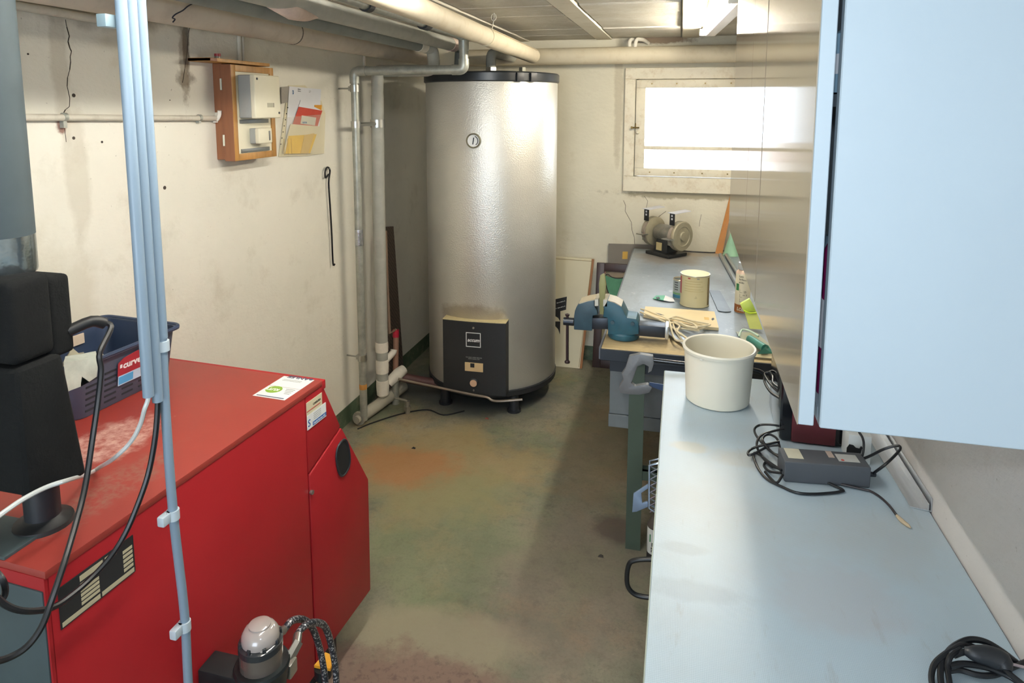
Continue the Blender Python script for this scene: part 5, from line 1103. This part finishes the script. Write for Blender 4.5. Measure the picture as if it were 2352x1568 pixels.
# seed packet
t = thing('green_packet', 'torn green and white paper packet lying left of the tins', 'packet', (-.06, 3.31, BZ))
q = [PZ(1499, 686, BZ+.004), PZ(1507, 679, BZ+.006), PZ(1528, 679, BZ+.010), PZ(1524, 690, BZ+.008)]
obj('packet_green', G().prism(q, (0, 0, .002)), M('packet_green', '5ea488', .5), t, 0)
q = [PZ(1524, 690, BZ+.008), PZ(1528, 679, BZ+.010), PZ(1546, 686, BZ+.008), PZ(1550, 693, BZ+.004), PZ(1538, 693, BZ+.004)]
obj('packet_white', G().prism(q, (0, 0, .002)), m_paper, t, 0)
obj('packet_print', G().prism([PZ(1507, 683, BZ+.008), PZ(1514, 682, BZ+.0085), PZ(1516, 686, BZ+.0085), PZ(1509, 687, BZ+.008)], (0, 0, .0022)), m_ink, t, 0)
# plywood offcut with holes
t = thing('plywood_offcut', 'pale plywood board with cut-out holes lying on the workbench', 'board', (0, 3.05, BZ))
P0 = [PZ(1482, 703, BZ+.016), PZ(1641, 715, BZ+.016), PZ(1651, 752, BZ+.016), PZ(1600, 748, BZ+.016), PZ(1478, 722, BZ+.016)]
obj('board_panel', G().prism(P0, (0, 0, -.014), .001), M('pale_plywood', 'd8c7a0', .6, var=.06, vs=6), t, 0)
for pts, nm in (([(1635, 731), (1639, 730), (1641, 733), (1637, 736), (1634, 734)], 'board_hole'), ([(1497, 717), (1513, 720), (1526, 724), (1512, 723)], 'board_slot')):
    obj(nm, G().prism([PZ(a, b, BZ+.0155) for a, b in pts], (0, 0, .001)), m_ink, t, 0)
obj('glue_patch', G().prism([PZ(a, b, BZ+.0157) for a, b in ((1617, 728), (1628, 729), (1629, 735), (1618, 734))], (0, 0, .0006)), M('glue_tan', 'c9a868', .6), t, 0)
# cream cord tangle
crd = []
rnd = random.Random(5)
basep = [(1470, 715), (1490, 722), (1510, 730), (1540, 742), (1565, 735), (1585, 742), (1620, 752), (1590, 757), (1560, 745), (1535, 738), (1550, 760), (1570, 775), (1585, 790), (1572, 780), (1552, 757), (1545, 738), (1575, 748), (1605, 758), (1570, 752), (1540, 750), (1530, 735), (1500, 720), (1475, 712)]
cp_ = [PZ(x+rnd.uniform(-4, 4), y+rnd.uniform(-3, 3), BZ+.008+.012*abs(math.sin(i*1.7))) for i, (x, y) in enumerate(basep)]
m_cordc = M('cream_cord', 'd5caac', .6, var=.06)
cpt = thing('cord_tangle', 'tangle of cream cord lying behind the vise on workbench', 'cord', (0, 2.95, BZ))
obj('cord_strand', G().tube(cp_, .0042, 8, 5), m_cordc, cpt)
cp2 = [(x+rnd.uniform(-.03, .03), y+rnd.uniform(-.03, .03), z+.012) for x, y, z in cp_[3:19]]
obj('cord_strand', G().tube(cp2, .0042, 8, 5), m_cordc, cpt)
tag(obj('grey_trowel', G().prism([PZ(1530, 765, BZ+.006), PZ(1552, 757, BZ+.006), PZ(1580, 785, BZ+.006), PZ(1574, 796, BZ+.006)], (0, 0, .004), .001), M('dull_blade', '8f9498', .4, .5), None, 0), 'flat grey scraper blade under the cream cord', 'scraper')
# flat steel strip with rounded ends
ct, cb2 = Vector(PZ(1641, 668, BZ+.002)), Vector(PZ(1664, 714, BZ+.002)); ax_ = (cb2-ct); nn_ = Vector((-ax_.y, ax_.x, 0)).normalized()
w_ = .030; pl = []
for i in range(9): a = PI*i/8; pl.append(cb2+nn_*w_*math.cos(a)+ax_.normalized()*w_*.6*math.sin(a))
pl += [ct-nn_*w_*.9, ct+nn_*w_*.9]
tag(obj('steel_strip', G().prism(pl, (0, 0, .003)), M('scuffed_steel', '7b838a', .5, .6, var=.12), None, 0), 'flat round ended steel strip lying right of the big paint tin', 'steel strip')
# two steel rods
for i, dx in enumerate((0, .036)):
    a, b = Vector((.266+dx, 4.38, BZ+.013)), Vector((.318+dx, 3.56, BZ+.013))
    tag(obj('steel_tube', G().cyl(a, b, .0125, n=16), M('ribbed_steel', 'aab2b8', .3, .85, bs=90, bump=.3)), ('left' if i == 0 else 'right')+' of two steel tubes lying side by side along the workbench', 'tube', 'steel tubes on the workbench')
# spray can
X0, Y0, R0 = .300, 3.20, .034
t = thing('paint_spray_can', 'standing spray can with white label half hidden by the wall cabinet', 'spray can', (X0, Y0, BZ))
obj('can_body', G().lathe([(0, BZ+.001), (R0, BZ+.002), (R0, BZ+.185), (R0-.003, BZ+.190)], (X0, Y0, 0), 32), M('can_label_cream', 'd3ccb4', .4, var=.03), t)
obj('can_shoulder', G().lathe([(R0, BZ+.186), (R0-.004, BZ+.196), (.018, BZ+.205), (.018, BZ+.208)], (X0, Y0, 0), 32), M('can_pinkish', 'd8bfae', .3, .4), t)
obj('can_cap', G().lathe([(.024, BZ+.203), (.026, BZ+.208), (.024, BZ+.235), (0, BZ+.238)], (X0, Y0, 0), 28), M('cap_grey', 'b0b4b6', .4), t)
obj('can_color_band', arc_band(R0+.0005, -100, 60, BZ+.004, BZ+.042, 14), M('can_orange', '9c5c2c', .4), t)
obj('can_green_flag', arc_band(R0+.0005, -62, -36, BZ+.108, BZ+.140), M('can_green', ''), t)
sm_ = frame((X0-.004, Y0-R0-.001, BZ), (.95, -.30+.30, 0), (0, 0, 1))
def ctext(s, size, ang, z, m=m_ink, **k):
    a = math.radians(ang); d = Vector((math.cos(a), math.sin(a), 0)); pos = Vector((X0+(R0+.0012)*math.sin(a), Y0-(R0+.0012)*math.cos(a), z))
    text(s, size, frame(pos, d, (0, 0, 1)), m, t, **k)
ctext('Lack', .013, -38, BZ+.172); ctext('brillant', .013, -36, BZ+.158); ctext('acido', .013, -38, BZ+.144)
ctext('25', .012, 0, BZ+.100); ctext('ca. 2', .010, -6, BZ+.086); ctext('LOR', .022, -48, BZ+.015, M('can_label_cream', ''), bold=.0008, shear=.2)
for z in (.100, .078, .056): obj('check_box', arc_band(R0+.0006, -28, -8, BZ+z, BZ+z+.001, 4), m_ink, t); obj('check_box', arc_band(R0+.0006, -28, -27, BZ+z, BZ+z+.016, 2), m_ink, t)
# lime plastic clamp
t = thing('lime_brush', 'translucent lime green plastic handled brush leaning near the spray can', 'brush', (.31, 2.93, BZ))
obj('brush_handle', G().prism([PY(1700, 698, 2.96), PY(1722, 686, 2.96), PY(1730, 700, 2.95), PY(1737, 716, 2.95), PY(1710, 716, 2.95), PY(1704, 708, 2.95)], (0, .02, 0), .003), M('lime_plastic', 'c3d860', .35, var=.05), t)
obj('brush_head', G().prism([PY(1710, 717, 2.95), PY(1738, 717, 2.95), PY(1752, 757, 2.90), PY(1722, 755, 2.90)], (0, .022, -.0), .002), M('lime_bristle', 'bcc46c', .6, var=.08), t)
obj('brush_lip', G().tube([PY(1708, 713, 2.943), PY(1722, 719, 2.943), PY(1738, 718, 2.943)], .003, 8), M('lime_bright', 'cfee3a', .4), t)
# green scraper tool
t = thing('green_scraper', 'green handled flat scraper tool behind the bucket on the bench', 'scraper', (.34, 2.72, BZ))
obj('tool_handle', G().cyl(PZ(1722, 778, BZ+.03), PZ(1757, 800, BZ+.03), .016, n=20), M('bottle_green', '3f8277', .35), t)
obj('tool_plate', G().prism([PZ(1690, 763, BZ+.006), PZ(1738, 766, BZ+.006), PZ(1790, 812, BZ+.006), PZ(1728, 812, BZ+.006)], (0, 0, .004), .001), M('tool_plate', 'a8aa98', .4, .5), t, 0)
obj('tool_clamp', G().tube([PZ(1697, 772, BZ+.012), PZ(1705, 757, BZ+.03), PZ(1722, 760, BZ+.04), PZ(1742, 772, BZ+.04)], .004, 8, 4), M('pale_green_clip', 'c3dccb', .4), t)
obj('tool_end', G().prism([PZ(1757, 800, BZ+.034), PZ(1764, 795, BZ+.034), PZ(1775, 812, BZ+.012), PZ(1740, 813, BZ+.012)], (0, 0, .006), .001), M('bottle_green', ''), t, 0)
tag(obj('wood_strip', G().box(.24, 2.600, BZ-.002, .50, 2.655, BZ+.006, .001), M('pale_strip', 'c2b692', .6), None, 0), 'thin pale wooden strip on the bench front edge under the green scraper', 'strip')
obj('strip_groove', G().box(.24, 2.598, BZ+.002, .50, 2.600, BZ+.0035), m_ink, bpy.data.objects['wood_strip'], 0)

# wooden slat and green cone at the back wall
tag(obj('wooden_slat', G().prism([(.238, 4.47, BZ+.001), (.282, 4.47, BZ+.001), (.345, 4.585, 1.205), (.322, 4.585, 1.215)], (0, .014, 0)), M('orange_brown_wood', 'b07434', .5, var=.12), None, 0), 'orange brown wooden slat leaning on the back wall at bench end', 'slat')
tag(obj('green_cone', G().lathe([(.052, BZ+.001), (.05, BZ+.006), (.008, BZ+.15), (0, BZ+.152)], (.335, 4.445, 0), 28), M('pale_green_plastic', '96c2a4', .45)), 'pale green plastic cone standing at the back of the bench', 'cone')

# ================================================================== boards leaning on the back wall
m_cboard = M('cream_board', 'd8cfb2', .55, var=.03, vs=3)
t = thing('cream_board', 'large cream board with brown edges leaning on the back wall beside the tank', 'board', (-.85, 4.45, 0))
def lean(x, z, off=0): f = z/.752; return Vector((x+.052*f, 4.42+.12*f-off, z))
pts = [lean(-1.15, .002), lean(-.632, .002), lean(-.628, .748), lean(-1.15, .756)]
obj('board_panel', G().prism(pts, (0, .016, 0)), m_cboard, t, 0)
obj('board_edge', G().prism([lean(-.632, .002), lean(-.616, .002), lean(-.612, .748), lean(-.628, .748)], (0, .018, 0)), M('brown_board_edge', '94602f', .5), t, 0)
obj('edge_line', G().prism([lean(-.640, .01, .0008), lean(-.637, .01, .0008), lean(-.624, .738, .0008), lean(-.627, .738, .0008)], (0, .001, 0)), M('brown_line', '8a7448', .6), t, 0)
obj('edge_line', G().prism([lean(-1.15, .742, .0008), lean(-.624, .735, .0008), lean(-.624, .738, .0008), lean(-1.15, .745, .0008)], (0, .001, 0)), M('brown_line', ''), t, 0)
def LP(x, y, off):   # pixel on the leaning board
    d = Vector(_ray(x, y)); o_ = Vector((0, 0, CAM_H)); n = Vector((0, 1, -.12/.752)); c = Vector((0, 4.42-off, 0)).dot(n)
    return o_+d*((c-o_.dot(n))/d.dot(n))
lbl = obj('black_label', G().prism([LP(a, b, .0012) for a, b in ((1262, 690), (1302, 681), (1300, 711), (1262, 721))], (0, .001, 0)), m_ink, t, 0)
fm = frame(LP(1298, 690, .0018), LP(1262, 700, .0018)-LP(1298, 690, .0018), Vector((0, 0, -1)))
text('Rund', .030, fm, m_white, lbl, bold=.0008)
text('Kourna', .030, frame(LP(1298, 702, .0018), LP(1262, 712, .0018)-LP(1298, 702, .0018), Vector((0, 0, -1))), m_white, lbl, bold=.0008)
obj('black_logo', G().prism([LP(a, b, .0012) for a, b in ((1268, 719), (1287, 714), (1287, 738), (1282, 730), (1274, 725), (1268, 724))], (0, .001, 0)), m_ink, t, 0)
obj('black_logo', G().prism([LP(a, b, .0012) for a, b in ((1268, 738), (1287, 738), (1286, 768), (1282, 756), (1275, 748), (1268, 745))], (0, .001, 0)), m_ink, t, 0)
# framed picture
t = thing('framed_picture', 'dark framed picture leaning on the back wall left of the bench', 'picture', (-.33, 4.5, 0))
def fp(x, z, off=0): return Vector((x+.01*(z/.72), 4.482+.09*(z/.72)-off, z))
m_fr = M('dark_mahogany', '3a2824', .35, var=.15)
x0, x1, h = -.552, -.05, .722
for q in (((x0, 0), (x0+.055, 0), (x0+.055, h), (x0, h)), ((x1-.055, 0), (x1, 0), (x1, h), (x1-.055, h)), ((x0+.055, h-.055), (x1-.055, h-.055), (x1-.055, h), (x0+.055, h)), ((x0+.055, 0), (x1-.055, 0), (x1-.055, .055), (x0+.055, .055))):
    obj('frame_rail', G().prism([fp(*p, .012) for p in q], (0, .018, 0), .004), m_fr, t, 20)
art = obj('canvas', G().prism([fp(x0+.05, .05), fp(x1-.05, .05), fp(x1-.05, h-.05), fp(x0+.05, h-.05)], (0, .006, 0)), M('canvas_olive_brown', '7d7454', .6, var=.25, vs=6), t, 0)
def ap(x, y):
    d = Vector(_ray(x, y)); o_ = Vector((0, 0, CAM_H)); n = Vector((0, 1, -.09/.72)); c = Vector((0, 4.480, 0)).dot(n); return o_+d*((c-o_.dot(n))/d.dot(n))
obj('painted_shape', G().prism([ap(*p) for p in ((1390, 632), (1400, 636), (1418, 639), (1436, 638), (1430, 662), (1420, 690), (1404, 680), (1396, 668))], (0, .001, 0)), M('painted_green', '4f8a68', .6, var=.2), art, 0)
obj('painted_shape', G().prism([ap(*p) for p in ((1377, 621), (1392, 624), (1385, 636), (1377, 642))], (0, .001, 0)), M('painted_pink', 'a06a62', .6), art, 0)
obj('painted_shape', G().prism([ap(*p) for p in ((1392, 628), (1410, 622), (1432, 626), (1436, 636), (1414, 637), (1400, 634))], (0, .0007, 0)), M('painted_taupe', '8d7d68', .6), art, 0)
obj('painted_line', G().tube([ap(*p)+Vector((0, -.001, 0)) for p in ((1389, 634), (1396, 629), (1405, 636), (1420, 639), (1437, 637))], .003, 6, 3).tube([ap(*p)+Vector((0, -.001, 0)) for p in ((1388, 634), (1392, 655), (1398, 674))], .003, 6, 3), m_ink, art)
t = thing('grey_board', 'grey brown board with an orange sticker leaning behind the framed picture', 'board', (-.3, 4.53, 0))
def gp_(x, z, off=0): return Vector((x+.01*z, 4.562+.022*(z/.86)-off, z))
obj('board_panel', G().prism([gp_(-.475, .0), gp_(-.05, .0), gp_(-.05, .868), gp_(-.475, .856)], (0, .008, 0)), M('grey_brown_board', '7d766c', .6, var=.06), t, 0)
q = [Vector(PY(a, b, 4.575)) for a, b in ((1430, 578), (1442, 578), (1441, 595), (1429, 595))]
obj('orange_sticker', G().prism([Vector((p_.x, 4.562+.022*(p_.z/.86)-.0015, p_.z)) for p_ in q], (0, .001, 0)), M('orange_sticker', 'c9a044', .5), t, 0)
